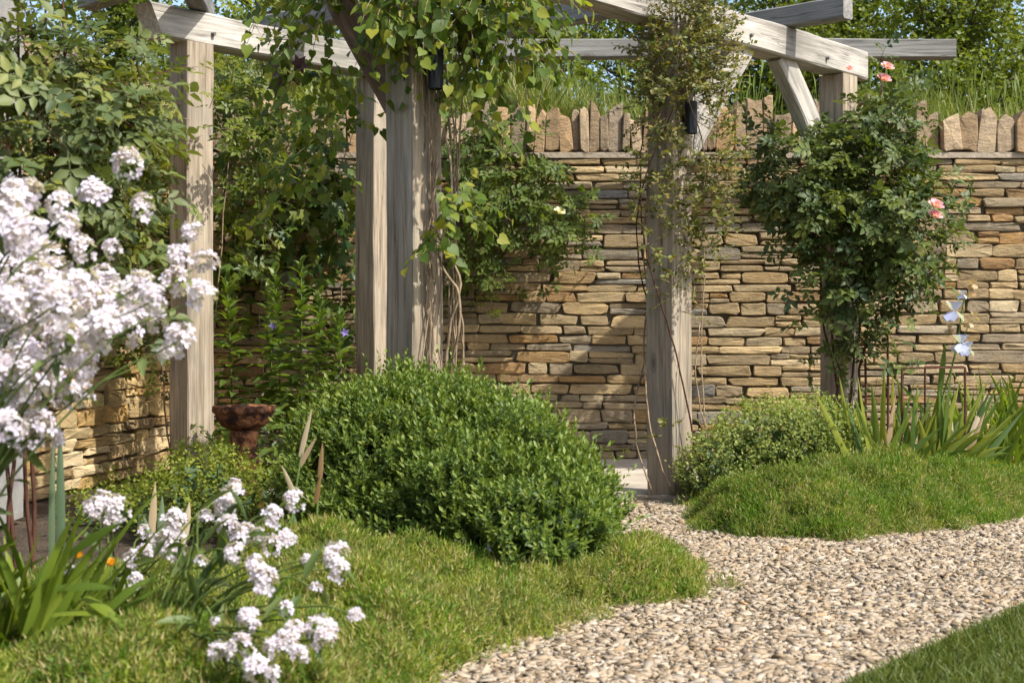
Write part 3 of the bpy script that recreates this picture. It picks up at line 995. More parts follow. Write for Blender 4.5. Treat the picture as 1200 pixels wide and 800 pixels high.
# ------------------------------------------------------------------ birdbath
def lathe(prof, c, n=28, jit=.0):
    V, Fs = [], []
    ang = np.arange(n) / n * 2 * np.pi
    for r, z in prof:
        for a_ in ang:
            k = 1 + rng.normal() * jit
            V.append((c[0] + r * k * math.cos(a_), c[1] + r * k * math.sin(a_), c[2] + z + rng.normal() * jit * .1))
    for i in range(len(prof) - 1):
        for k in range(n):
            Fs.append((i * n + k, i * n + (k + 1) % n, (i + 1) * n + (k + 1) % n, (i + 1) * n + k))
    Fs.append(tuple(range(n - 1, -1, -1))); Fs.append(tuple(range((len(prof) - 1) * n, len(prof) * n)))
    return V, Fs
bb = at(286, 475, 6.8)
bt = thing('birdbath', 'small rust brown mossy birdbath on a pedestal beside the square post', 'birdbath', (bb[0], bb[1], 0))
zr = bb[2]
v, f = lathe([(.058, zr - .118), (.075, zr - .112), (.100, zr - .098), (.122, zr - .078), (.134, zr - .058), (.136, zr - .042), (.144, zr - .036), (.150, zr - .026), (.149, zr - .004), (.143, zr), (.128, zr), (.118, zr - .03), (.07, zr - .05), (.01, zr - .055)], (bb[0], bb[1], 0), jit=.014)
pyobj('bowl', v, f, M['terracotta'], bt, smooth=True)
v, f = lathe([(.14, -.01), (.14, .05), (.12, .06), (.10, .10), (.085, .16), (.072, .24), (.060, zr - .19), (.066, zr - .15), (.070, zr - .122), (.04, zr - .112)], (bb[0], bb[1], 0), jit=.018)
pyobj('pedestal', v, f, M['terracotta'], bt, smooth=True)

# ------------------------------------------------------------------ trees beyond the wall
def tree(px, Y, top_py, halfw_px, label, n_leaf=7000, lean=0):
    k = Y / F
    x = (px - 600) * k
    zg = 2.1 + .04 * max(0, Y - 9.5)
    ztop = CH + (400 - top_py) * k
    hw = halfw_px * k
    th = thing('hedgerow_tree', label, 'tree', (x, Y, zg), 'trees beyond the wall')
    H = ztop - zg
    tips = []
    tv, tf = tube_mesh(curve([(x, Y, zg - .1), (x + lean * .2, Y, zg + H * .3), (x + lean * .5, Y + .1, zg + H * .6), (x + lean, Y, zg + H * .88)], 10, .02), np.linspace(.07, .015, 10), 6)
    pyobj('trunk', tv, tf, M['bark'], th, smooth=True)
    bb_ = Batch()
    nl = 34
    for i in range(nl):
        t = .08 + .85 * rng.random()
        a_ = rng.random() * 6.28
        l = hw * (1.15 - .55 * t) * (.6 + .5 * rng.random())
        s = np.array([x + lean * t, Y, zg + H * t * .85])
        e = s + np.array([math.cos(a_) * l, math.sin(a_) * l * .8, H * .12 + .25 * H * rng.random()])
        e[2] = min(e[2], ztop)
        m_ = (s + e) / 2 + rng.normal(size=3) * .06
        c = curve([s, m_, e], 7, .015)
        bb_.raw(*tube_mesh(c, np.linspace(.022, .005, 7), 4))
        tips.append(c)
    bb_.build('limb', M['bark'], th, 'stuff')
    C = np.concatenate([c[2:] for c in tips])
    # short shoots all around the limbs
    ns = n_leaf * 2 // 8
    st = C[rng.integers(0, len(C), ns)] + rng.normal(size=(ns, 3)) * np.array([.17, .17, .14])
    d = runit(ns) + np.array([0, 0, .5])
    Pp, R = sprays(st, d, .10 + .14 * rng.random(ns), 8, .15, .8, .6, jit=.5)
    b = Batch()
    b.add(T_ROUND, Pp, R, .030 + .024 * rng.random(len(Pp)))
    b.build('crown', M['tree'], th, 'stuff')
TL = 'leafy green hedgerow tree beyond the coping stones, '
tree(620, 13.2, -20, 130, TL + 'seen between the rafters', 9000)
tree(770, 14.2, -40, 130, TL + 'behind the small-leaved clematis post', 8000)
tree(905, 13.0, -30, 110, TL + 'behind the end of the oak rail', 9000, .2)
tree(1010, 14.0, -50, 120, TL + 'rising above the longest rafter', 9500, -.2)
tree(1110, 12.8, -10, 110, TL + 'by the tip of the longest rafter', 9500, .15)
tree(1215, 13.6, -10, 100, TL + 'clear of the pergola', 6500, .3)
tree(1330, 13.6, -40, 110, TL + 'farthest along past the pergola', 5000, .3)
tree(300, 13.5, -40, 140, TL + 'above the shaded wall corner', 9000)
tree(140, 12.5, -20, 110, TL + 'above the sunlit side wall', 6500)
tree(450, 14.5, -40, 120, TL + 'behind the broad clematis post', 6000)

# tall meadow grass on the bank
def meadow():
    n = 42000
    x = -2.7 + rng.random(n) * 7.6; yy = 9.52 + rng.random(n) ** 1.3 * 1.9
    m = len(x)
    L = (.34 + .34 * rng.random(m) ** 1.5) * np.where(x > 1.2, .75, 1.0) * (1 + .25 * lumps(np.column_stack([x, yy]), 2.0))
    d = rng.normal(size=(m, 3)) * .22; d[:, 2] = 1
    b = Batch()
    b.add(blade(.022, .3), np.column_stack([x, yy, np.full(m, 2.0)]), frame(d, rng.normal(size=(m, 3))), np.clip(L, .1, .75))
    k = 900     # seed heads
    x = -2.7 + rng.random(k) * 7.6; yy = 9.55 + rng.random(k) * 1.4
    d = rng.normal(size=(k, 3)) * .15; d[:, 2] = 1
    b.add((np.array([(0, .002, 0), (0, -.002, 0), (.8, -.002, 0), (.8, .002, 0), (.9, .012, 0), (.9, -.012, 0), (1, 0, -.02)]), [(0, 1, 2, 3), (3, 2, 5, 4), (4, 5, 6)]),
          np.column_stack([x, yy, np.full(k, 2.0)]), frame(d, rng.normal(size=(k, 3))), .5 + .3 * rng.random(k), rnd=.85 + .15 * rng.random(k))
    # and along the side wall
    n = 5000
    t = rng.random(n); q = LW0[None] * (1 - t[:, None]) + CORN[None] * t[:, None]
    off = -.42 - rng.random(n) * .7
    p = np.column_stack([q[:, 0] + off, q[:, 1], np.full(n, 2.0)])
    d = rng.normal(size=(n, 3)) * .25; d[:, 2] = 1
    b.add(blade(.03, .3), p, frame(d, rng.normal(size=(n, 3))), .2 + .25 * rng.random(n))
    o = b.build('meadow_grass', M['meadow'], None, 'stuff')
    tag(o, 'tall wild meadow grass growing on the bank above the coping stones', 'grass')
meadow()

# ------------------------------------------------------------------ climbers
def twig_stems(th, st, d, L, mat, r=.0022, droop=.25, name='twig'):
    b = Batch()
    for i in range(len(st)):
        t = np.linspace(0, 1, 4)[:, None]
        dd = d[i] / np.linalg.norm(d[i])
        p = st[i] + (dd * t + np.array([0, 0, -1]) * droop * t ** 2) * L[i]
        b.raw(*tube_mesh(p, np.linspace(r, r * .5, 4), 3))
    return b.build(name, mat, th, 'stuff')

def climber(name, label, cat, base, blobs, mat, tmpl, leaf, nl, Ltw, n_obj, stem_mat, stems=(), droop=.3, up=.45, hang=0.0, spread=.9, outbias=(0, 0, 0), rest='foliage', sr=.006, group=None, jit=.35, avoid=()):
    th = thing(name, label, cat, base, group)
    S, D = [], []
    for bl in blobs:
        n, px, py, rx, ry, Y, dY = bl[:7]
        s, o = pblob(n, px, py, rx, ry, Y, dY, .35)
        S.append(s); D.append(o)
    S = np.concatenate(S); D = np.concatenate(D)
    D = nrm(D + runit(len(D)) * .5 + np.array(outbias))
    for ax_, ay_, ar_, br_ in avoid:      # keep clear of fittings and bare timber
        tp = S + D * Ltw * .6
        qx, qy = 600 + F * tp[:, 0] / tp[:, 1], 400 - F * (tp[:, 2] - CH) / tp[:, 1]
        k_ = ((qx - ax_) / ar_) ** 2 + ((qy - ay_) / br_) ** 2 > 1
        S, D = S[k_], D[k_]
    L = Ltw * (.6 + .8 * rng.random(len(S)))
    twig_stems(th, S, D, L, stem_mat, droop=droop)
    Pp, R = sprays(S, D, L, nl, droop, spread, up, hang, jit, out=nrm(D + np.array([.3, -.6, .2])))
    sz = leaf * (.65 + .6 * rng.random(len(Pp)))
    leaves(th, tmpl, mat, Pp, R, np.stack([sz, sz * (.85 + .3 * rng.random(len(sz))), sz], -1), n_obj, rest=rest)
    for st in stems:
        pts = [at(*q) if len(q) == 3 and not isinstance(q, np.ndarray) else q for q in st]
        stem(th, pts, sr, sr * .5, stem_mat, 16, 6, wob=.004)
    return th

def bud(th, p, r, mat, name='flower', layers=3, open_=.5):
    """small rose: overlapping cupped petals"""
    b = Batch()
    p = np.asarray(p, float)
    ax = nrm(np.array([.2, -.6, .7]))
    for l in range(layers):
        k = 5
        ang = np.arange(k) * 2 * np.pi / k + l * .6
        a = nrm(np.cross(ax, [0.1, .2, 1.])); c = np.cross(ax, a)
        rad = np.cos(ang)[:, None] * a + np.sin(ang)[:, None] * c
        op = open_ * (l + .4) / layers * 1.6
        D = ax * (1 - .35 * op) + rad * op
        b.add((np.array([(0, 0, 0), (.35, .42, .18), (.9, .36, .16), (1, 0, -.04), (.9, -.36, .16), (.35, -.42, .18), (.5, 0, -.02)]), [(0, 6, 1), (1, 6, 3, 2), (0, 5, 6), (6, 5, 4, 3)]),
              np.repeat((p - ax * r * .5 + 0 * rad[:1]), k, 0) + rad * r * .12 * (l + .3), frame(D, -rad + ax * .3), np.full(k, r * (1.2 + .1 * l)))
    return b.build(name, mat, th)

# rose with pink buds on the left, close to the camera
RB0 = at(20, 400, 4.2)
rose_l = climber('rose_bush', 'tall leafy rose bush with pink buds and dark red canes at the pale pier', 'rose', (RB0[0], RB0[1], 0),
    [(80, 40, 130, 80, 100, 4.1, .30), (75, 100, 210, 90, 100, 4.2, .30), (45, 60, 300, 90, 70, 4.3, .25), (26, 130, 130, 40, 60, 4.4, .2), (12, 140, 230, 25, 55, 4.4, .2), (26, 80, 70, 70, 50, 4.3, .25)],
    M['rose_big'], T_COMP, .105, 5, .17, 260, M['redstem'], droop=.25, up=.5, avoid=[(236, 230, 50, 200)],
    stems=[[np.array([RB0[0], 4.2, 0]), at(5, 420, 4.2), at(22, 200, 4.2), at(20, -15, 4.2)], [np.array([RB0[0] + .03, 4.25, 0]), at(40, 420, 4.25), at(60, 180, 4.25), at(54, -15, 4.2)],
           [np.array([RB0[0] + .05, 4.2, 0]), at(30, 500, 4.2), at(90, 300, 4.25), at(150, 120, 4.3), at(165, 60, 4.3)], [np.array([RB0[0] - .05, 4.2, 0]), at(15, 560, 4.2), at(45, 330, 4.2), at(75, 120, 4.2), at(74, -10, 4.2)]], sr=.007)
for px, py, r in ((8, 172, .020), (33, 158, .012), (155, 176, .009), (24, 246, .01)):
    p = at(px, py, 3.95)
    bud(rose_l, p, r, M['pink'], 'rose_bud', 3, .3)
    stem(rose_l, [p + np.array([-.01, .04, -.08]), p + np.array([0, .01, -.03]), p - np.array([0, 0, .6 * r])], .002, .002, M['greenstem'], 5, 4)

# rambler over the corner post and side wall
climber('rambling_rose', 'yellow-green rambling rose scrambling round the corner post and over the side wall', 'rose', (-2.0, 8.2, 0),
    [(90, 160, 200, 42, 90, 7.75, .28), (60, 195, 120, 60, 50, 8.2, .25), (60, 270, 130, 35, 60, 8.1, .25), (50, 282, 220, 26, 60, 8.2, .2), (45, 165, 290, 40, 50, 7.8, .28), (22, 190, 400, 22, 40, 7.9, .15), (30, 330, 140, 60, 40, 8.8, .2), (16, 245, 150, 25, 30, 7.3, .1), (40, 280, 60, 60, 40, 8.9, .3), (22, 265, 300, 20, 50, 8.0, .2)],
    M['rambler'], T_COMP, .10, 5, .19, 220, M['vine'], avoid=[(236, 230, 24, 150)],
    stems=[[np.array([-1.95, 8.2, 0]), at(190, 420, 8.1), at(200, 250, 8.0), at(180, 120, 7.9)], [np.array([-1.8, 8.2, 0]), at(245, 450, 8.1), at(262, 250, 8.0), at(275, 90, 8.1)]], outbias=(.1, -.3, .2))

# creeper on the shaded part of the back wall
climber('wall_creeper', 'green creeper with lobed leaves hanging on the shaded back wall corner', 'creeper', (-1.5, 9.05, 0),
    [(40, 330, 190, 70, 45, 8.98, .07), (34, 300, 260, 50, 60, 9.0, .06), (26, 390, 240, 45, 50, 8.98, .07), (14, 380, 330, 30, 50, 9.02, .05), (14, 300, 340, 40, 40, 9.02, .05), (16, 400, 180, 40, 40, 8.9, .1), (8, 405, 400, 20, 40, 9.02, .05)],
    M['creeper'], T_LOB, .085, 5, .2, 160, M['vine'],
    stems=[[np.array([-1.5, 9.1, 0]), at(305, 400, 9.1), at(310, 250, 9.1), at(330, 150, 9.08)], [np.array([-1.2, 9.12, 0]), at(372, 380, 9.12), at(378, 250, 9.11), at(350, 160, 9.08)], [np.array([-1.1, 9.12, 0]), at(400, 360, 9.12), at(395, 220, 9.1), at(420, 140, 9.05)]],
    droop=.6, up=.25, hang=.5, outbias=(0, -.6, 0))

# clematis on the broad post
CL = climber('clematis', 'lush broad-leaved clematis draped over the top of the broad post', 'clematis', (P2[0], P2[1], 0),
    [(95, 450, -15, 150, 50, 5.75, .30), (110, 505, 0, 85, 40, 5.68, .25), (50, 590, -10, 50, 50, 5.7, .22), (20, 600, 50, 34, 40, 5.65, .18), (34, 370, 50, 45, 55, 6.0, .25), (20, 360, 130, 40, 50, 6.1, .22), (9, 390, 170, 26, 35, 6.0, .15), (12, 560, 90, 30, 35, 5.75, .14), (7, 545, 140, 24, 35, 5.68, .1), (36, 390, -20, 60, 40, 6.0, .3), (6, 530, 220, 20, 50, 5.62, .06), (7, 518, 215, 14, 60, 5.6, .04), (4, 512, 300, 12, 40, 5.6, .03), (7, 355, 200, 30, 30, 6.2, .12)],
    M['clematis'], T_HEART, .048, 8, .17, 300, M['vine'], droop=.55, up=.4, hang=.6, outbias=(.1, -.35, 0), jit=.35, avoid=[(511, 92, 18, 34), (480, 190, 42, 70), (393, 20, 24, 32), (425, 62, 24, 32), (452, 105, 22, 30)],
    stems=[])
for i in range(12):
    a0 = rng.random() * 6.28
    pts = []
    zt = 1.75 + .35 * rng.random()
    for t in np.linspace(0, 1, 9):
        a_ = a0 + t * rng.normal(0, .8) + rng.normal() * .15
        side = P2 + Nn2 * (.10 + .02 * rng.random()) + U * (.09 - .18 * rng.random()) * .9 if i < 6 else P2 + np.array([.17 + .05 * math.sin(5 * t + i), -.05 + .04 * math.cos(4 * t)])
        pts.append(np.array([side[0], side[1], .3 + zt * t]))
    pp = np.array(pts)
    pp[:, :2] = pp[:, :2] * .45 + .55 * np.linspace(0, 1, 9)[:, None] * (pp[-1, :2] - pp[0, :2]) + .55 * pp[0, :2]
    stem(CL, pp, .0042, .0026, M['vine'], 26, 5, wob=.004)
for s in ([at(520, 440, 5.7), at(528, 380, 5.66), at(540, 330, 5.64), at(520, 290, 5.66), at(505, 250, 5.7), at(515, 190, 5.72)], [at(523, 440, 5.7), at(536, 395, 5.62), at(538, 345, 5.62), at(515, 300, 5.66), at(530, 220, 5.66), at(520, 150, 5.7)]):
    stem(CL, s, .006, .004, M['vine'], 24, 5, wob=.002)
def star(th, p, r, mat, name='flower', k=6, ax=(.1, -.9, -.1)):
    ax = nrm(np.array(ax, float)); ang = np.arange(k) * 2 * np.pi / k + rng.random()
    a = nrm(np.cross(ax, [.1, .2, 1.])); c = np.cross(ax, a)
    rad = np.cos(ang)[:, None] * a + np.sin(ang)[:, None] * c
    b = Batch(); b.add(kite(.55, .2, .1), np.repeat(np.asarray(p)[None], k, 0), frame(rad + ax * .35, ax + 0 * rad), np.full(k, r))
    return b.build(name, mat, th)
for px, py in ((318, 82), (325, 100), (352, 75), (585, 5), (340, 95)):
    star(CL, at(px, py, 6.1), .05, M['purple'], ax=(rng.normal() * .4, -1, -.4))

# white rose climbing on the wall
WR = climber('climbing_rose', 'dark green climbing rose with one white bloom spread on the wall beside the broad post', 'rose', (-.35, 9.0, 0),
    [(60, 590, 210, 60, 45, 8.95, .1), (50, 630, 245, 50, 35, 8.95, .09), (40, 565, 270, 40, 50, 8.98, .09), (14, 665, 270, 22, 22, 8.95, .06), (22, 545, 170, 30, 40, 8.9, .12), (16, 600, 170, 40, 25, 8.95, .09), (12, 550, 320, 18, 30, 9.0, .05), (14, 535, 230, 20, 60, 8.9, .1)],
    M['wall_rose'], T_COMP, .10, 5, .17, 150, M['vine'],
    stems=[[np.array([-.4, 9.1, 0]), at(528, 420, 9.1), at(540, 300, 9.08), at(570, 240, 9.05), at(640, 240, 9.0)]], droop=.4, up=.3, outbias=(0, -.5, .1))
bud(WR, at(656, 248, 8.72), .028, M['cream'], 'rose_bloom', 3, .7)

# small-leaved clematis wound round the front post
SM = climber('clematis', 'olive small-leaved clematis bushing out round the upper front post', 'clematis', (P3[0], P3[1], 0),
    [(330, 795, 55, 45, 75, 7.0, .2), (190, 785, 115, 42, 50, 6.95, .18), (110, 832, 60, 25, 60, 7.0, .15), (110, 832, 170, 26, 45, 6.98, .12), (85, 826, 240, 24, 50, 7.0, .1), (34, 822, 300, 20, 40, 7.0, .08), (26, 765, 190, 20, 40, 6.95, .07), (24, 755, 225, 18, 30, 6.95, .06), (16, 765, 280, 14, 50, 6.95, .05), (12, 790, 330, 14, 40, 6.93, .04), (5, 780, 510, 10, 20, 6.9, .03), (60, 790, 0, 45, 40, 7.0, .2)],
    M['small_clematis'], T_KITEW, .026, 11, .12, 0, M['vine'], droop=.15, up=.5, outbias=(.1, -.1, .35), jit=.5, stems=[], avoid=[(814, 140, 17, 34)])
for i in range(5):
    ph = rng.random() * 6.28; turns = rng.choice([-1, 1]) * (1.0 + rng.random())
    t = np.linspace(0, 1, 12)
    rr = .135 + .03 * rng.random() + .02 * np.sin(t * 9 + i)
    zt = 2.0
    pts = np.column_stack([P3[0] + rr * np.cos(ph + turns * t * 3.1), P3[1] + rr * np.sin(ph + turns * t * 3.1), .05 + zt * t])
    stem(SM, pts, .005, .003, M['redstem'] if i % 2 else M['vine'], 34, 5, wob=.002)
for s in ([at(838, 600, 6.95), at(832, 540, 6.95), at(824, 470, 6.97), at(822, 400, 6.98), at(826, 320, 6.98)], [at(845, 598, 6.92), at(835, 560, 6.94), at(826, 500, 6.95), at(815, 440, 6.96), at(820, 380, 6.98)]):
    stem(SM, s, .005, .003, M['vine'], 20, 5, wob=.002)

# dark rose on the back right post
DR = climber('climbing_rose', 'dark glossy climbing rose with pink blooms on the far right post', 'rose', (P4[0], P4[1] - .15, 0),
    [(95, 960, 215, 62, 70, 8.05, .2), (90, 1020, 250, 60, 70, 8.0, .2), (55, 1060, 270, 45, 55, 8.0, .16), (50, 925, 200, 42, 55, 8.2, .16), (45, 1020, 175, 50, 40, 8.1, .16), (34, 990, 320, 50, 50, 8.05, .14), (24, 1040, 330, 32, 40, 8.05, .12), (22, 1045, 150, 32, 40, 8.1, .1), (14, 1035, 105, 25, 30, 8.1, .08), (12, 1000, 385, 30, 25, 8.05, .1), (9, 1020, 430, 28, 20, 8.05, .1), (10, 895, 180, 15, 30, 8.3, .08), (10, 1085, 215, 20, 30, 8.0, .08)],
    M['dark_rose'], T_COMP, .115, 5, .155, 280, M['redstem'], droop=.35, up=.5, outbias=(.1, -.25, .1),
    stems=[[at(985, 490, 8.2), at(978, 430, 8.15), at(965, 380, 8.1), at(960, 300, 8.05), at(950, 200, 8.05)], [at(995, 490, 8.2), at(1000, 430, 8.12), at(1010, 360, 8.1), at(1015, 250, 8.05), at(1035, 90, 8.1)],
           [at(1005, 490, 8.2), at(1010, 420, 8.12), at(1030, 380, 8.08), at(1055, 320, 8.0), at(1080, 230, 8.0)], [at(975, 485, 8.2), at(985, 440, 8.12), at(975, 400, 8.1), at(985, 300, 8.1), at(995, 150, 8.1)]], sr=.008)
for px, py, r in ((1097, 240, .032), (1096, 252, .03), (1040, 78, .028), (1036, 92, .03), (995, 80, .018)):
    bud(DR, at(px, py, 7.62 if px > 1060 else 7.8), r, M['pink'], 'rose_bloom', 3, .8)

# ------------------------------------------------------------------ rounded evergreen shrub
def shrub():
    c0 = at(530, 560, 5.2)
    th = thing('evergreen_shrub', 'large rounded bright green evergreen shrub spilling towards the gravel path', 'shrub', (c0[0], c0[1], 0))
    bl = [(at(500, 600, 5.25), (.50, .50, .46)), (at(572, 600, 5.05), (.37, .45, .39)), (at(655, 622, 4.85), (.19, .32, .24)), (at(625, 635, 4.58), (.25, .24, .22)), (at(560, 610, 4.75), (.28, .25, .26)), (at(422, 560, 5.5), (.23, .35, .30)), (at(520, 640, 5.0), (.48, .42, .30)), (at(470, 520, 5.4), (.34, .35, .24))]
    S, D = [], []
    for c, r in bl:
        n = int(3000 * (r[0] * r[2] + r[0] * r[1]) / .5)
        u = runit(n)
        u[:, 2] = np.abs(u[:, 2]) * 1.0 - .25 * rng.random(n)
        u = nrm(u)
        p = c + u * np.array(r) * (.84 + .19 * rng.random(n))[:, None]
        p += u * (.05 * lumps(p[:, :2] * 1.0 + p[:, 2:3] * .8, 15, seed=8))[:, None] * .75
        inside = np.zeros(n, bool)
        for c2, r2 in bl:
            if c2 is c: continue
            inside |= (((p - c2) / np.array(r2)) ** 2).sum(1) < .68
        keep = ~inside & (p[:, 2] > .02)
        S.append(p[keep]); D.append(nrm(u[keep] / np.array(r)))
    S = np.concatenate(S); D = np.concatenate(D)
    D = nrm(D * .8 + np.array([.05, -.05, .75]) + runit(len(D)) * .35)
    L = (.045 + .05 * rng.random(len(S))) * np.where(rng.random(len(S)) < .07, 1.9, 1)
    Pp, R = rosettes(S - D * .03, D, 13, L, .85, .2)
    b = Batch(); sz = .019 + .011 * rng.random(len(Pp))
    b.add(kite(.46, .2, .06), Pp, R, sz, rnd=np.clip(np.tile(np.linspace(.05, .95, 13), len(S)) + rng.normal(size=len(Pp)) * .15, 0, .999))
    b.build('foliage', M['shrub'], th, 'stuff')
    b = Batch()
    for c, r in bl:
        p, o = blob(1800, c, np.array(r) * .86, .45)
        p = p[p[:, 2] > .0]
        b.add(T_KITEW, p, frame(runit(len(p)), runit(len(p))), .035 + .02 * rng.random(len(p)))
    b.build('inner_foliage', M['shrub_core'], th, 'stuff')
    for i in range(9):
        a_ = i * .7; e = c0 + np.array([.28 * math.cos(a_), .25 * math.sin(a_), -.05])
        stem(th, [np.array([c0[0] + .04 * math.cos(a_), c0[1] + .04 * math.sin(a_), -.02]), (c0 * .4 + e * .6) * np.array([1, 1, .5]), e], .012, .005, M['bark'], 8, 5, name='branch')
    print('shrub shoots', len(S))
shrub()

# ------------------------------------------------------------------ thyme mats
def matplant(label, poly, H, n, seed, k=.14, blade_l=.034):
    poly = smooth_poly(np.array(poly), 4)
    cv_ = poly.mean(0)
    poly = poly + nrm(poly - cv_) * (.016 * lumps(poly, 16, seed=seed + 9) + .012 * lumps(poly, 45, seed=seed + 10))[:, None]
    cen = poly.mean(0)
    th = thing('thyme_mat', label, 'ground cover', (cen[0], cen[1], 0))
    def hf(p):
        d = poly_dist(p, poly)
        return (H * (1 - np.exp(-d / k)) * (1 + .32 * lumps(p, 7.5, seed=seed) * np.clip(d / .2, 0, 1)) + .014 * lumps(p, 17, seed=seed + 2) * np.clip(d / .1, 0, 1) + .009 * lumps(p, 34, seed=seed + 1) * np.clip(d / .08, 0, 1))
    # mound under the leaves
    lo, hi = poly.min(0), poly.max(0)
    st = .035
    gx = np.arange(lo[0], hi[0] + st, st); gy = np.arange(lo[1], hi[1] + st, st)
    X, Y = np.meshgrid(gx, gy, indexing='ij'); q = np.column_stack([X.ravel(), Y.ravel()])
    ins = in_poly(q, poly)
    z = np.where(ins, hf(q) - .026, -.04)
    nx, ny = len(gx), len(gy)
    id_ = np.arange(nx * ny).reshape(nx, ny)
    fs = []
    for i in range(nx - 1):
        for j in range(ny - 1):
            q4 = (id_[i, j], id_[i + 1, j], id_[i + 1, j + 1], id_[i, j + 1])
            if any(ins[t] for t in q4): fs.append(q4)
    pyobj('cushion', np.column_stack([q, z]), fs, M['mat_under'], th, smooth=True)
    # sprigs grow in tufts that part from one another
    tc = scatter(poly, max(n // 64, 20))
    tc = tc[(np.abs(tc[:, 0]) < .40 * tc[:, 1] + .25) & (tc[:, 1] > 2.4)]
    ed = (poly_dist(tc, poly) < .08) & (rng.random(len(tc)) < .35)
    tc[ed] += nrm(tc[ed] - cen) * (.02 + .07 * rng.random((int(ed.sum()), 1)))
    tr = .030 + .026 * rng.random(len(tc)); tcol = rng.random(len(tc))
    n = int(n * len(tc) / max(n // 64, 20))
    ti = rng.integers(0, len(tc), n)
    off = rng.normal(size=(n, 2)) * .55
    p = tc[ti] + off * tr[ti][:, None]
    rr = np.linalg.norm(off, axis=1)
    e = .02
    ins_ = in_poly(p, poly)
    h0 = np.where(ins_, hf(p), 0); gxv = np.where(ins_, (hf(p + [e, 0]) - h0) / e, 0); gyv = np.where(ins_, (hf(p + [0, e]) - h0) / e, 0)
    nor = nrm(np.column_stack([-gxv, -gyv, np.ones(n)]))
    d = nrm(nor * .5 + np.array([0, 0, .6]) + np.column_stack([off, np.zeros(n)]) * .95 + rng.normal(size=(n, 3)) * .2)
    L = blade_l * (.75 + .6 * rng.random(n)) * (1.25 - .35 * np.clip(rr, 0, 1.5)) * (.75 + .6 * tcol[ti])
    pos = np.column_stack([p, h0 - .022 + .030 * (1 - np.clip(rr, 0, 1.2) ** 2) + .012 * rng.random(n)])
    Pp, R = rosettes(pos, d, 5, L, .62, 0)
    b = Batch()
    shade = np.repeat(np.where(rng.random(n) < .02, .97, np.clip(.08 + .5 * tcol[ti] + rng.normal(size=n) * .13, 0, .8)), 5)
    b.add((np.array([(0, .12, 0), (0, -.12, 0), (1, 0, -.1)]), [(0, 1, 2)]), Pp, R, (.010 + .007 * rng.random(n * 5)) * np.repeat(np.clip(L / blade_l, .8, 1.35), 5), rnd=shade)
    # stray creeping sprigs over the edge
    b.build('foliage', M['mat'], th, 'stuff')
    return th
MATR = [gnd(812, 600), gnd(820, 622), gnd(860, 632), gnd(930, 630), gnd(985, 637), gnd(1040, 628), gnd(1100, 624), gnd(1180, 608), gnd(1260, 580), gnd(1330, 560), (3.0, 7.4), (2.3, 7.2), (1.9, 6.9), (1.45, 6.85), (1.1, 6.75)]
matplant('low green thyme mat spreading over the gravel below the iris leaves', MATR, .19, 62000, 21, blade_l=.030)
gx_ = lambda px, Y: ((px - 600) / F * Y, Y)
MATL = [gnd(470, 840), gnd(500, 802), gnd(575, 765), gnd(640, 738), gnd(700, 716), gnd(760, 708), gnd(812, 705), gnd(822, 690), gnd(800, 665), gnd(760, 650), gx_(735, 5.3), gx_(705, 4.75), gx_(670, 4.5), gx_(620, 4.4), gx_(570, 4.6), gx_(480, 4.7), (-.75, 4.5), (-1.1, 4.35), (-1.5, 4.2), (-1.6, 2.6), (-.6, 2.4)]
matplant('wide low thyme mat in front of the rounded shrub edging the gravel', MATL, .14, 112000, 41, blade_l=.026)
matplant('small thyme tuft at the foot of the front post', [gnd(785, 588), gnd(800, 597), gnd(825, 600), (1.1, 6.9), (1.1, 7.15), (.93, 7.2)], .07, 1200, 61, .05)

# ------------------------------------------------------------------ frothy plants
def froth(name, label, blobs, fl_mat, lf_mat, base, n_leaf=260, fsz=.016, lsz=.06):
    th = thing(name, label, 'plant', base)
    b = Batch(); b2 = Batch(); b3 = Batch()
    for n, px, py, rx, ry, Y, dY in blobs:
        kk = Y / F
        p, o = pblob(n, px, py, rx, ry, Y, dY, .72)
        o[:, 2] = np.abs(o[:, 2])
        keep = p[:, 2] > .03; p, o = p[keep], o[keep]
        p[:, 2] += .02 * lumps(p[:, :2], 14, seed=4)
        Pp, R = rosettes(p, nrm(o + np.array([0, 0, .8])), 9, .05 + .03 * rng.random(len(p)), 1.0, .5)
        Pp = Pp + rng.normal(size=Pp.shape) * .012
        b.add(T_ROUND, Pp, R, fsz * (.6 + .8 * rng.random(len(Pp))))
        q, o2 = pblob(int(n * .5), px, py + ry * .1, rx * .9, ry * .9, Y, dY * .9, .4)
        q = q[q[:, 2] > .01]
        b2.add(T_OVW, q, frame(runit(len(q)) + [0, 0, -.1], np.array([0, 0, 1.]) + runit(len(q)) * .6), lsz * (.6 + .6 * rng.random(len(q))))
        for i in range(0, len(p), 12):
            b3.raw(*tube_mesh([np.array([base[0] * .6 + p[i][0] * .4, base[1] * .6 + p[i][1] * .4, 0]), (p[i] + np.array([base[0], base[1], 0])) / 2, p[i]], [.002, .0018, .0012], 3))
    b.build('flower_froth', fl_mat, th, 'stuff'); b2.build('foliage', lf_mat, th, 'stuff'); b3.build('stems', M['greenstem'], th, 'stuff').name = 'stem'
    return th
c = at(250, 600, 5.9)
froth('alchemilla', 'lime green frothy plant in front of the birdbath pedestal', [(330, 245, 585, 65, 55, 5.9, .3), (160, 200, 600, 45, 45, 5.9, .25), (180, 300, 600, 45, 50, 5.9, .25), (160, 160, 600, 35, 30, 6.2, .2), (120, 125, 598, 30, 26, 6.4, .2), (90, 105, 620, 28, 24, 6.0, .2), (140, 235, 555, 30, 30, 6.3, .2)], M['lime'], M['bluegreen'], (c[0], c[1], 0))
c = at(905, 540, 6.95)
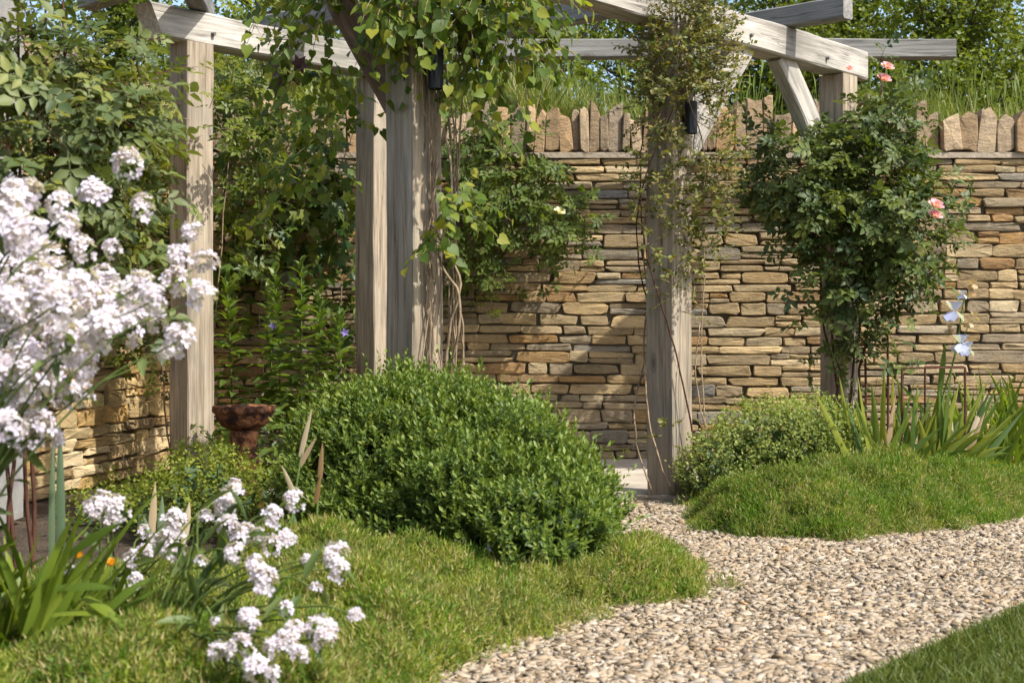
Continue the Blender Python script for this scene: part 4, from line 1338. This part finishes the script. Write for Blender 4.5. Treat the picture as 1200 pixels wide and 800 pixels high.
froth('alchemilla', 'pale grey-green frothy plant between the front post and the iris clump', [(620, 900, 522, 62, 48, 7.0, .26), (480, 950, 517, 50, 45, 7.05, .24), (280, 850, 540, 38, 38, 6.9, .2), (220, 985, 522, 25, 38, 7.1, .18), (120, 820, 560, 24, 24, 6.9, .12)], M['greyfroth'], M['bluegreen'], (c[0], c[1], 0))
# leafy undergrowth below the tall spikes
climber('undergrowth_plant', 'dark leafy plant filling the bed behind the birdbath', 'plant', (at(330, 545, 7.4)[0], 7.4, 0),
    [(70, 330, 520, 60, 50, 7.3, .3), (60, 280, 540, 50, 40, 7.4, .25), (40, 380, 500, 40, 50, 7.6, .25)], M['campanula'], T_OV, .06, 5, .14, 0, M['greenstem'], up=.6)

# ------------------------------------------------------------------ strap leaved plants
def strap_leaf(th, base, tip, w, mat, bend=.3, side=None, name='leaf', n=7, rnd=None, taper=.55):
    base, tip = np.asarray(base, float), np.asarray(tip, float)
    L = np.linalg.norm(tip - base)
    mid = base * .45 + tip * .55 + np.array([0, 0, bend * L])
    t = np.linspace(0, 1, n)[:, None]
    p = (1 - t) ** 2 * base + 2 * t * (1 - t) * mid + t ** 2 * tip
    tan = nrm(np.gradient(p, axis=0))
    if side is None:
        side = nrm(np.cross(tan, [0, 0, 1.0] + rng.normal(size=3) * .5))
    else:
        side = nrm(np.asarray(side) - (tan @ np.asarray(side))[:, None] * tan)
    nn = np.cross(side, tan)
    ws = w * .5 * np.minimum(1, (.75 + .6 * t[:, 0])) * np.clip((1 - t[:, 0]) / (1 - taper), 0.02, 1) ** .75
    V = np.concatenate([p - side * ws[:, None], p + nn * (w * .12), p + side * ws[:, None]])
    f = []
    for i in range(n - 1):
        f.append((i, i + 1, n + i + 1, n + i)); f.append((n + i, n + i + 1, 2 * n + i + 1, 2 * n + i))
    o = pyobj(name, V, f, mat, th, smooth=True)
    return o

c = np.array([-1.12, 3.15, 0])
sp = thing('daylily_clump', 'broad green strap-leaved clump under the white flower heads', 'plant', c)
for i in range(105):
    b0 = c + np.array([rng.normal() * .12, rng.normal() * .1, .02])
    a_ = rng.random() * 6.28; l = .13 + .17 * rng.random(); hgt = .20 + .24 * rng.random()
    if i % 5 == 0: a_ = rng.normal() * .5
    tip = b0 + np.array([math.cos(a_) * l, math.sin(a_) * l * .7, hgt * (.55 + .6 * rng.random())])
    strap_leaf(sp, b0, tip, .019 + .012 * rng.random(), M['strap'], bend=.12 + .25 * rng.random())
for q in ((at(75, 655, 3.1), at(145, 612, 3.05)), (at(100, 700, 3.0), at(145, 735, 2.9)), (at(60, 690, 3.0), at(135, 690, 2.95)), (at(60, 720, 3.0), at(140, 722, 2.95)), (at(50, 740, 3.05), at(98, 592, 3.0)), (at(40, 745, 3.05), at(75, 640, 2.95)), (at(10, 740, 3.05), at(45, 625, 2.95)), (at(30, 745, 3.0), at(85, 605, 3.0))):
    strap_leaf(sp, q[0], q[1], .026, M['strap'], bend=.08)
strap_leaf(sp, at(60, 690, 3.5), at(62, 505, 3.5), .016, M['bluestrap'], bend=0, side=(1, .2, 0))
strap_leaf(sp, at(72, 690, 3.5), at(70, 490, 3.5), .022, M['bluestrap'], bend=0, side=(1, .1, 0))

# seed-headed iris in front of the shrub, and its sword leaves
si = thing('iris', 'single iris stem with papery brown seed heads in front of the rounded shrub', 'iris', (at(340, 640, 4.4)[0], 4.4, 0))
stem(si, [at(335, 690, 4.4), at(343, 600, 4.4), at(352, 540, 4.4), at(362, 495, 4.4)], .005, .003, M['greenstem'], 12, 6)
stem(si, [at(372, 690, 4.4), at(371, 610, 4.4), at(375, 560, 4.4), at(378, 525, 4.4)], .004, .003, M['greenstem'], 12, 6)
for b0, t0 in ((at(352, 535, 4.4), at(366, 478, 4.38)), (at(352, 545, 4.4), at(371, 512, 4.38)), (at(345, 580, 4.4), at(330, 545, 4.38)), (at(375, 560, 4.4), at(378, 518, 4.38)), (at(370, 590, 4.4), at(376, 555, 4.38))):
    strap_leaf(si, b0, t0, .018, M['withered'], bend=.05, side=(1, 0, .2), name='seed_head', n=5, taper=.3)
for b0, t0 in ((at(352, 665, 4.35), at(377, 604, 4.3)), (at(345, 665, 4.35), at(345, 602, 4.33)), (at(335, 665, 4.35), at(322, 610, 4.3)), (at(300, 680, 4.3), at(185, 560, 4.4)), (at(188, 640, 4.4), at(189, 580, 4.4)), (at(175, 640, 4.4), at(181, 565, 4.4))):
    if b0[0] > at(320, 0, 4.35)[0]:
        strap_leaf(si, b0, t0, .03, M['bluestrap'], bend=.03, side=(1, .3, 0))
sj = thing('iris', 'faded iris leaf fan between the white flowers and the lime froth', 'iris', (at(185, 640, 4.4)[0], 4.4, 0))
for b0, t0, m in ((at(188, 650, 4.4), at(190, 580, 4.4), 'bluestrap'), (at(176, 650, 4.4), at(182, 565, 4.4), 'withered'), (at(215, 640, 4.4), at(222, 588, 4.4), 'withered'), (at(195, 650, 4.4), at(206, 600, 4.38), 'bluestrap'), (at(182, 650, 4.4), at(168, 604, 4.38), 'bluestrap')):
    strap_leaf(sj, b0, t0, .024, M[m], bend=.02, side=(1, .2, 0))

ir = thing('iris_clump', 'fan of iris sword leaves with yellowing tips beneath the white iris blooms', 'iris', (at(1060, 540, 7.0)[0], 7.0, 0))
for i in range(95):
    bx_ = 1000 + rng.random() * 125
    b0 = np.append(at(bx_, 0, 6.85 + .45 * rng.random())[:2], .05)
    l = .36 + .28 * rng.random()
    ang = (bx_ - 1050) / 90 * .6 + rng.normal() * .3
    tip = b0 + np.array([math.sin(ang) * l, rng.normal() * .08, math.cos(ang) * l])
    strap_leaf(ir, b0, tip, (.026 + .014 * rng.random()), M['withered'] if i % 14 == 3 else M['iris'], bend=.04 + .05 * rng.random(), side=(1, rng.normal() * .6, 0))
for i in range(34):
    b0 = np.append(at(1005 + 120 * rng.random(), 0, 6.75 + .2 * rng.random())[:2], .1)
    tip = b0 + np.array([.10 + .22 * rng.random(), -.06 - .06 * rng.random(), .12 + .22 * rng.random()])
    strap_leaf(ir, b0, tip, .024 + .01 * rng.random(), M['iris'], bend=.12 + .12 * rng.random(), side=(.8, rng.normal() * .6, -.5))
for i in range(7):
    b0 = np.append(at(1050 + i * 12, 0, 6.8)[:2], .12); tip = b0 + np.array([.12 + .1 * rng.random(), -.08, .02 * rng.normal()])
    strap_leaf(ir, b0, tip, .028, M['withered'], bend=.25)
def iris_flower(th, p, r, mat, name='iris_bloom'):
    b = Batch(); p = np.asarray(p, float)
    T = (np.array([(0, 0, 0), (.22, .34, .08), (.62, .62, .16), (1, .3, -.06), (.94, 0, .10), (1, -.3, -.06), (.62, -.62, .16), (.22, -.34, .08), (.5, 0, -.06)]), [(0, 8, 1), (1, 8, 2), (2, 8, 4, 3), (8, 0, 7), (7, 6, 8), (8, 6, 5, 4)])
    a0 = rng.random() * 6
    for j, (upz, sc) in enumerate(((.9, 1.0), (-.75, 1.15))):
        ang = a0 + np.arange(3) * 2.094 + j * 1.047
        rad = np.stack([np.cos(ang), np.sin(ang), 0 * ang], -1)
        D = rad * .55 + np.array([0, 0, upz])
        b.add(T, np.repeat(p[None], 3, 0) + rad * r * .15, frame(D, rad * (-.6 if j == 0 else .8) + np.array([0, 0, .3])), np.full(3, r * sc))
    return b.build(name, mat, th)
stem(ir, [at(1098, 540, 7.05), at(1104, 470, 7.05), at(1118, 420, 7.05), at(1130, 350, 7.05)], .006, .004, M['greenstem'], 14, 6)
stem(ir, [at(1118, 420, 7.05), at(1128, 395, 7.05), at(1142, 372, 7.05)], .004, .003, M['greenstem'], 8, 5)
strap_leaf(ir, at(1100, 470, 7.03), at(1108, 400, 7.0), .03, M['strap'], bend=.02, side=(1, 0, 0))
for px, py, r in ((1118, 364, .055), (1126, 402, .05), (1133, 408, .04), (1128, 345, .024)):
    iris_flower(ir, at(px, py, 6.98), r, M['irisw'])
for px, py in ((1138, 342), (1142, 370), (1135, 378), (1113, 385), (1140, 333)):
    iris_flower(ir, at(px, py, 7.0), .026, M['withered'], 'withered_bloom')

gl = thing('daylily_clump', 'dense bright green narrow-leaved clump at the wall foot beside the iris', 'plant', (at(1180, 540, 7.6)[0], 7.6, 0))
for i in range(150):
    b0 = np.append(at(1125 + rng.random() * 130, 0, 7.3 + .8 * rng.random())[:2], .03)
    a_ = rng.normal() * .55; l = .44 + .18 * rng.random()
    tip = b0 + np.array([math.sin(a_) * l * .8 - .02, -.1 - .1 * rng.random(), l * (.75 + .3 * rng.random())])
    strap_leaf(gl, b0, tip, .018 + .01 * rng.random(), M['strap'], bend=.1 + .15 * rng.random())

# ------------------------------------------------------------------ iron plant support and stakes
sup = thing('plant_support', 'rusty iron half-hoop plant support among the iris leaves', 'plant support', (at(1090, 540, 7.0)[0], 7.0, 0))
zt = at(0, 431, 6.9)[2]
A, B_, C_ = at(1057, 431, 6.85), at(1084, 431, 7.25), at(1131, 431, 6.95)
for q in (A, B_, C_):
    v, f = tube_mesh([(q[0], q[1], -.05), (q[0], q[1], .2), (q[0], q[1], zt)], .0055, 6); pyobj('leg', v, f, M['rust'], sup)
v, f = tube_mesh([(A[0], A[1], zt), ((A[0] + C_[0]) / 2, A[1], zt + .002), (C_[0], C_[1], zt)], .0055, 6); pyobj('hoop', v, f, M['rust'], sup)
v, f = tube_mesh(curve([(B_[0], B_[1], zt), (B_[0] + .1, B_[1] + .05, zt), (C_[0] + .03, C_[1] + .15, zt), (C_[0], C_[1], zt)], 10), .0055, 6); pyobj('hoop', v, f, M['rust'], sup)
for (px0, py1, Y, lab) in ((1040, 385, 8.25, 'tall thin rusty iron stake beside the dark rose stems'), (1014, 420, 8.3, 'shorter rusty iron stake hard against the far right post')):
    q = at(px0, py1, Y)
    v, f = tube_mesh([(q[0], q[1], -.05), (q[0] + .004, q[1], .5), (q[0], q[1], q[2])], .007, 6)
    tag(pyobj('iron_stake', v, f, M['rust']), lab, 'stake')

# ------------------------------------------------------------------ tall leafy campanula spikes
def spike(px, Y, top, lean, label_i):
    k = Y / F
    b0 = np.append(at(px, 0, Y)[:2], 0); t0 = at(px + lean, top, Y - .05)
    th = thing('campanula', CAMP[label_i], 'plant', b0, 'campanula stems behind the birdbath')
    pts = [b0, b0 * .5 + t0 * .5 + np.array([.02, -.02, 0]), t0]
    stem(th, pts, .006, .003, M['greenstem'], 12, 6)
    cv = curve(pts, 60)
    cv = cv[16:]
    n = len(cv)
    tt = np.linspace(0, 1, n)
    rep = 2
    Pp = np.repeat(cv, rep, 0); ang = np.arange(n * rep) * 2.4
    rad = np.stack([np.cos(ang), np.sin(ang), 0 * ang], -1)
    tr = np.repeat(tt, rep)
    D = rad * (1 - .45 * tr)[:, None] + np.array([0, 0, 1.0]) * (-.05 + .8 * tr ** 2)[:, None] + rng.normal(size=rad.shape) * .12
    R = frame(D, np.array([0, 0, 1.0]) - rad * .25 + rng.normal(size=rad.shape) * .2)
    sz = (.19 - .12 * tr) * (.8 + .4 * rng.random(len(tr)))
    leaves(th, ovate(.40, .15, .2, .36), M['campanula'], Pp, R, sz, 60)
    return th
CAMP = ['tall leafy campanula stem nearest the square post', 'tallest leafy campanula spike behind the birdbath bowl', 'leafy campanula stem next to the tallest spike', 'short leafy campanula stem against the creeper wall',
        'slender campanula stem with a violet bell near the broad post', 'leafy campanula stem just beside the tallest spike, towards the square post']
spike(270, 7.9, 330, -4, 0); spike(345, 7.6, 308, 8, 1); spike(365, 7.9, 345, 10, 2); spike(315, 8.2, 340, 0, 3)
cp = spike(385, 7.8, 372, 14, 4); spike(326, 7.85, 322, -3, 5)
def bell(th, p, r):
    p = np.asarray(p, float)
    star(th, p, r, M['violet'], 'bell_flower', 5, (.3, -.8, -.2))
bell(cp, at(404, 389, 7.7), .03); bell(cp, at(320, 381, 7.75), .03)

# ------------------------------------------------------------------ white rocket flowers
def floret_head(n, r, elong, seed):
    r_ = np.random.default_rng(seed)
    pet = (np.array([(0.05, 0, 0), (.55, .34, .10), (1.0, .26, -.02), (1.02, -.24, .02), (.55, -.36, .10)]), [(0, 2, 1), (0, 3, 2), (0, 4, 3)])
    b = Batch()
    u = nrm(r_.normal(size=(n, 3))); u[:, 2] = np.where(u[:, 2] < -.55, -u[:, 2], u[:, 2])
    c = u * np.array([r, r, r * elong]) * (.72 + .28 * r_.random((n, 1)))
    ax = nrm(u + np.array([0, 0, .35]) + r_.normal(size=(n, 3)) * .25)
    a = nrm(np.cross(ax, [.21, .33, .9])); d = np.cross(ax, a)
    for k in range(4):
        ang = k * 1.571 + np.arange(n) * 1.3
        rad = np.cos(ang)[:, None] * a + np.sin(ang)[:, None] * d
        b.add(pet, c, frame(rad + ax * .22, ax), .0125 * (.8 + .35 * r_.random(n)), rnd=r_.random(n))
    # green calyx stalks to the middle
    return b
HEADS = []
def head_mesh(i, r, n, el):
    b = floret_head(n, r, el, 100 + i)
    o = b.build('flower_head', M['white'])
    me = o.data
    bpy.data.objects.remove(o)
    return me
for i in range(6): HEADS.append(head_mesh(i, .030, 34, 1.0 + .25 * (i % 3)))
for i in range(3): HEADS.append(head_mesh(10 + i, .018, 14, 1.0))

def rocket(label, base, heads, Yf, lean, nleaf):
    th = thing('sweet_rocket', label, 'flower', base, 'white sweet rocket plants')
    L0 = root_loc(th)
    lp, ld = [], []
    for k, (px, py, r) in enumerate(heads):
        Y = Yf(px, py)
        p = at(px, py, Y)
        rw = 1.28 * r * Y / F
        small = rw < .018
        me = HEADS[6 + k % 3] if small else HEADS[k % 6]
        o = link('flower_head', me, th)
        s = rw / (.024 if small else .036)
        ax = nrm(np.array([rng.normal() * .35, -.25 + rng.normal() * .3, 1.0]))
        R = frame(nrm(np.array([[math.cos(k), math.sin(k), 0]])), ax[None])[0]
        m4 = np.eye(4); m4[:3, :3] = R * s; m4[:3, 3] = p - L0
        o.matrix_basis = Matrix(m4.tolist())
        b0 = np.array([base[0], base[1], 0]) + np.array([rng.normal() * .05, rng.normal() * .05, 0])
        m1 = b0 * .6 + p * .4 + lean(p, b0) + rng.normal(size=3) * .015
        m2 = b0 * .2 + p * .8 + lean(p, b0) * .7 + rng.normal(size=3) * .01
        cv = curve([b0, m1, m2, p], 16)
        v, f = tube_mesh(cv, np.linspace(.0035, .0016, 16), 5)
        pyobj('stem', v, f, M['greenstem'], th, smooth=True)
        for j in range(nleaf):
            t = int(3 + rng.random() * 11)
            lp.append(cv[t]); ld.append(nrm(cv[t + 1] - cv[t]) * .4 + nrm(rng.normal(size=3)) * .8)
    lp, ld = np.array(lp), np.array(ld)
    leaves(th, T_LANCE, M['hesp_leaf'], lp, frame(ld, np.array([0, 0, 1.]) + rng.normal(size=lp.shape) * .4), .05 + .06 * rng.random(len(lp)), min(120, len(lp) // 2))
    return th
H1 = [(25, 232, 24), (8, 250, 20), (72, 245, 15), (110, 228, 17), (149, 195, 16), (170, 247, 13), (225, 272, 12), (80, 268, 14), (98, 295, 13), (30, 275, 24), (10, 292, 22), (55, 318, 22), (40, 300, 20), (12, 330, 24), (90, 345, 22), (130, 342, 20), (62, 360, 24), (25, 372, 24), (105, 372, 22), (125, 385, 20), (152, 355, 20), (165, 335, 16), (180, 352, 15), (203, 335, 15), (240, 308, 14), (238, 348, 15), (210, 400, 16), (198, 415, 11), (212, 304, 14),
      (145, 390, 18), (45, 410, 24), (15, 408, 22), (85, 405, 20), (160, 372, 18), (40, 445, 24), (80, 440, 18), (10, 448, 20), (62, 470, 20), (20, 480, 22), (45, 500, 18), (98, 462, 12), (5, 515, 16), (60, 515, 13), (28, 530, 12), (185, 378, 12), (120, 325, 14), (132, 292, 10), (70, 330, 18), (5, 375, 20), (100, 415, 14), (72, 418, 16), (30, 345, 20), (20, 355, 22), (48, 375, 22), (8, 350, 20), (70, 395, 20), (110, 400, 18), (35, 425, 22), (60, 430, 20), (95, 430, 16), (8, 430, 22), (30, 465, 22), (75, 455, 18), (10, 500, 18), (35, 515, 16), (50, 340, 20), (115, 355, 20), (88, 375, 20), (140, 372, 16)]
rocket('big cloud of lilac-white sweet rocket in front of the rose bush', (-1.12, 2.95, 0), H1, lambda px, py: 2.95 + .22 * rng.normal() * .8, lambda p, b: np.array([-.10 - .16 * max(0, p[0] + 1.0), .0, .10]), 2)
H2 = [(110, 595, 12), (122, 590, 12), (138, 598, 13), (130, 612, 10), (80, 675, 11), (125, 682, 9), (155, 655, 10), (205, 612, 13), (200, 637, 15), (203, 650, 12), (170, 648, 9), (168, 625, 7), (182, 632, 8), (160, 680, 8), (138, 682, 8)]
rocket('low sweet rocket flowering among the strap leaves with a few yellow buds', (-.95, 3.45, 0), H2, lambda px, py: 3.4 + .15 * rng.normal(), lambda p, b: np.array([0, 0, .05]), 2)
H3 = [(270, 580, 11), (276, 572, 9), (263, 595, 11), (240, 606, 9), (267, 618, 12), (285, 633, 13), (275, 648, 12), (320, 605, 11), (345, 588, 11), (335, 632, 11), (318, 640, 11), (305, 630, 8), (298, 660, 10), (312, 682, 15), (303, 672, 11), (370, 690, 7), (335, 712, 8), (252, 727, 5), (395, 648, 13), (398, 668, 12), (388, 655, 9), (417, 722, 9), (292, 728, 13), (282, 765, 15), (258, 765, 13), (300, 782, 13), (320, 792, 9), (335, 755, 15), (318, 760, 10), (350, 770, 10), (376, 738, 16), (380, 750, 12), (345, 740, 11), (235, 658, 7), (360, 655, 6)]
rocket('sprawling sweet rocket reaching over the thyme mat with lilac-white heads', (-.80, 3.15, 0), H3, lambda px, py: 3.25 - (py - 570) / 230 * .62, lambda p, b: np.array([0.0, .0, .09 + .02 * rng.normal()]), 2)
yb = bpy.data.objects['sweet_rocket.001']
yp = thing('yellow_flower', 'pair of small yellow tulip-like buds among the strap leaves', 'flower', (at(92, 690, 3.3)[0], 3.3, 0))
for px, py in ((92, 652), (130, 660)):
    bud(yp, at(px, py, 3.2), .016, M['yellow'], 'bud', 2, .3)
    stem(yp, [np.array([at(92, 0, 3.3)[0], 3.3, 0]), at(px - 3, py + 60, 3.25), at(px, py + 6, 3.2)], .0025, .002, M['greenstem'], 8, 5)

# stray single florets on the shrub edge
for px, py, lab in ((520, 685, 'tiny white floret lying on the thyme mat below the shrub'), (573, 641, 'tiny lilac floret at the top edge of the thyme mat'), (640, 668, 'tiny violet floret low on the shrub')):
    o = star(None, at(px, py, 4.28 if py > 660 and px < 600 else 4.4), .016, M['white'], 'floret', 4)
    tag(o, lab, 'flower')
tri = sum(len(o.data.loops) - 2 * len(o.data.polygons) for o in bpy.data.objects if o.type == 'MESH' and o.data.users == 1)
print('tris', tri, 'objects', len(bpy.data.objects))
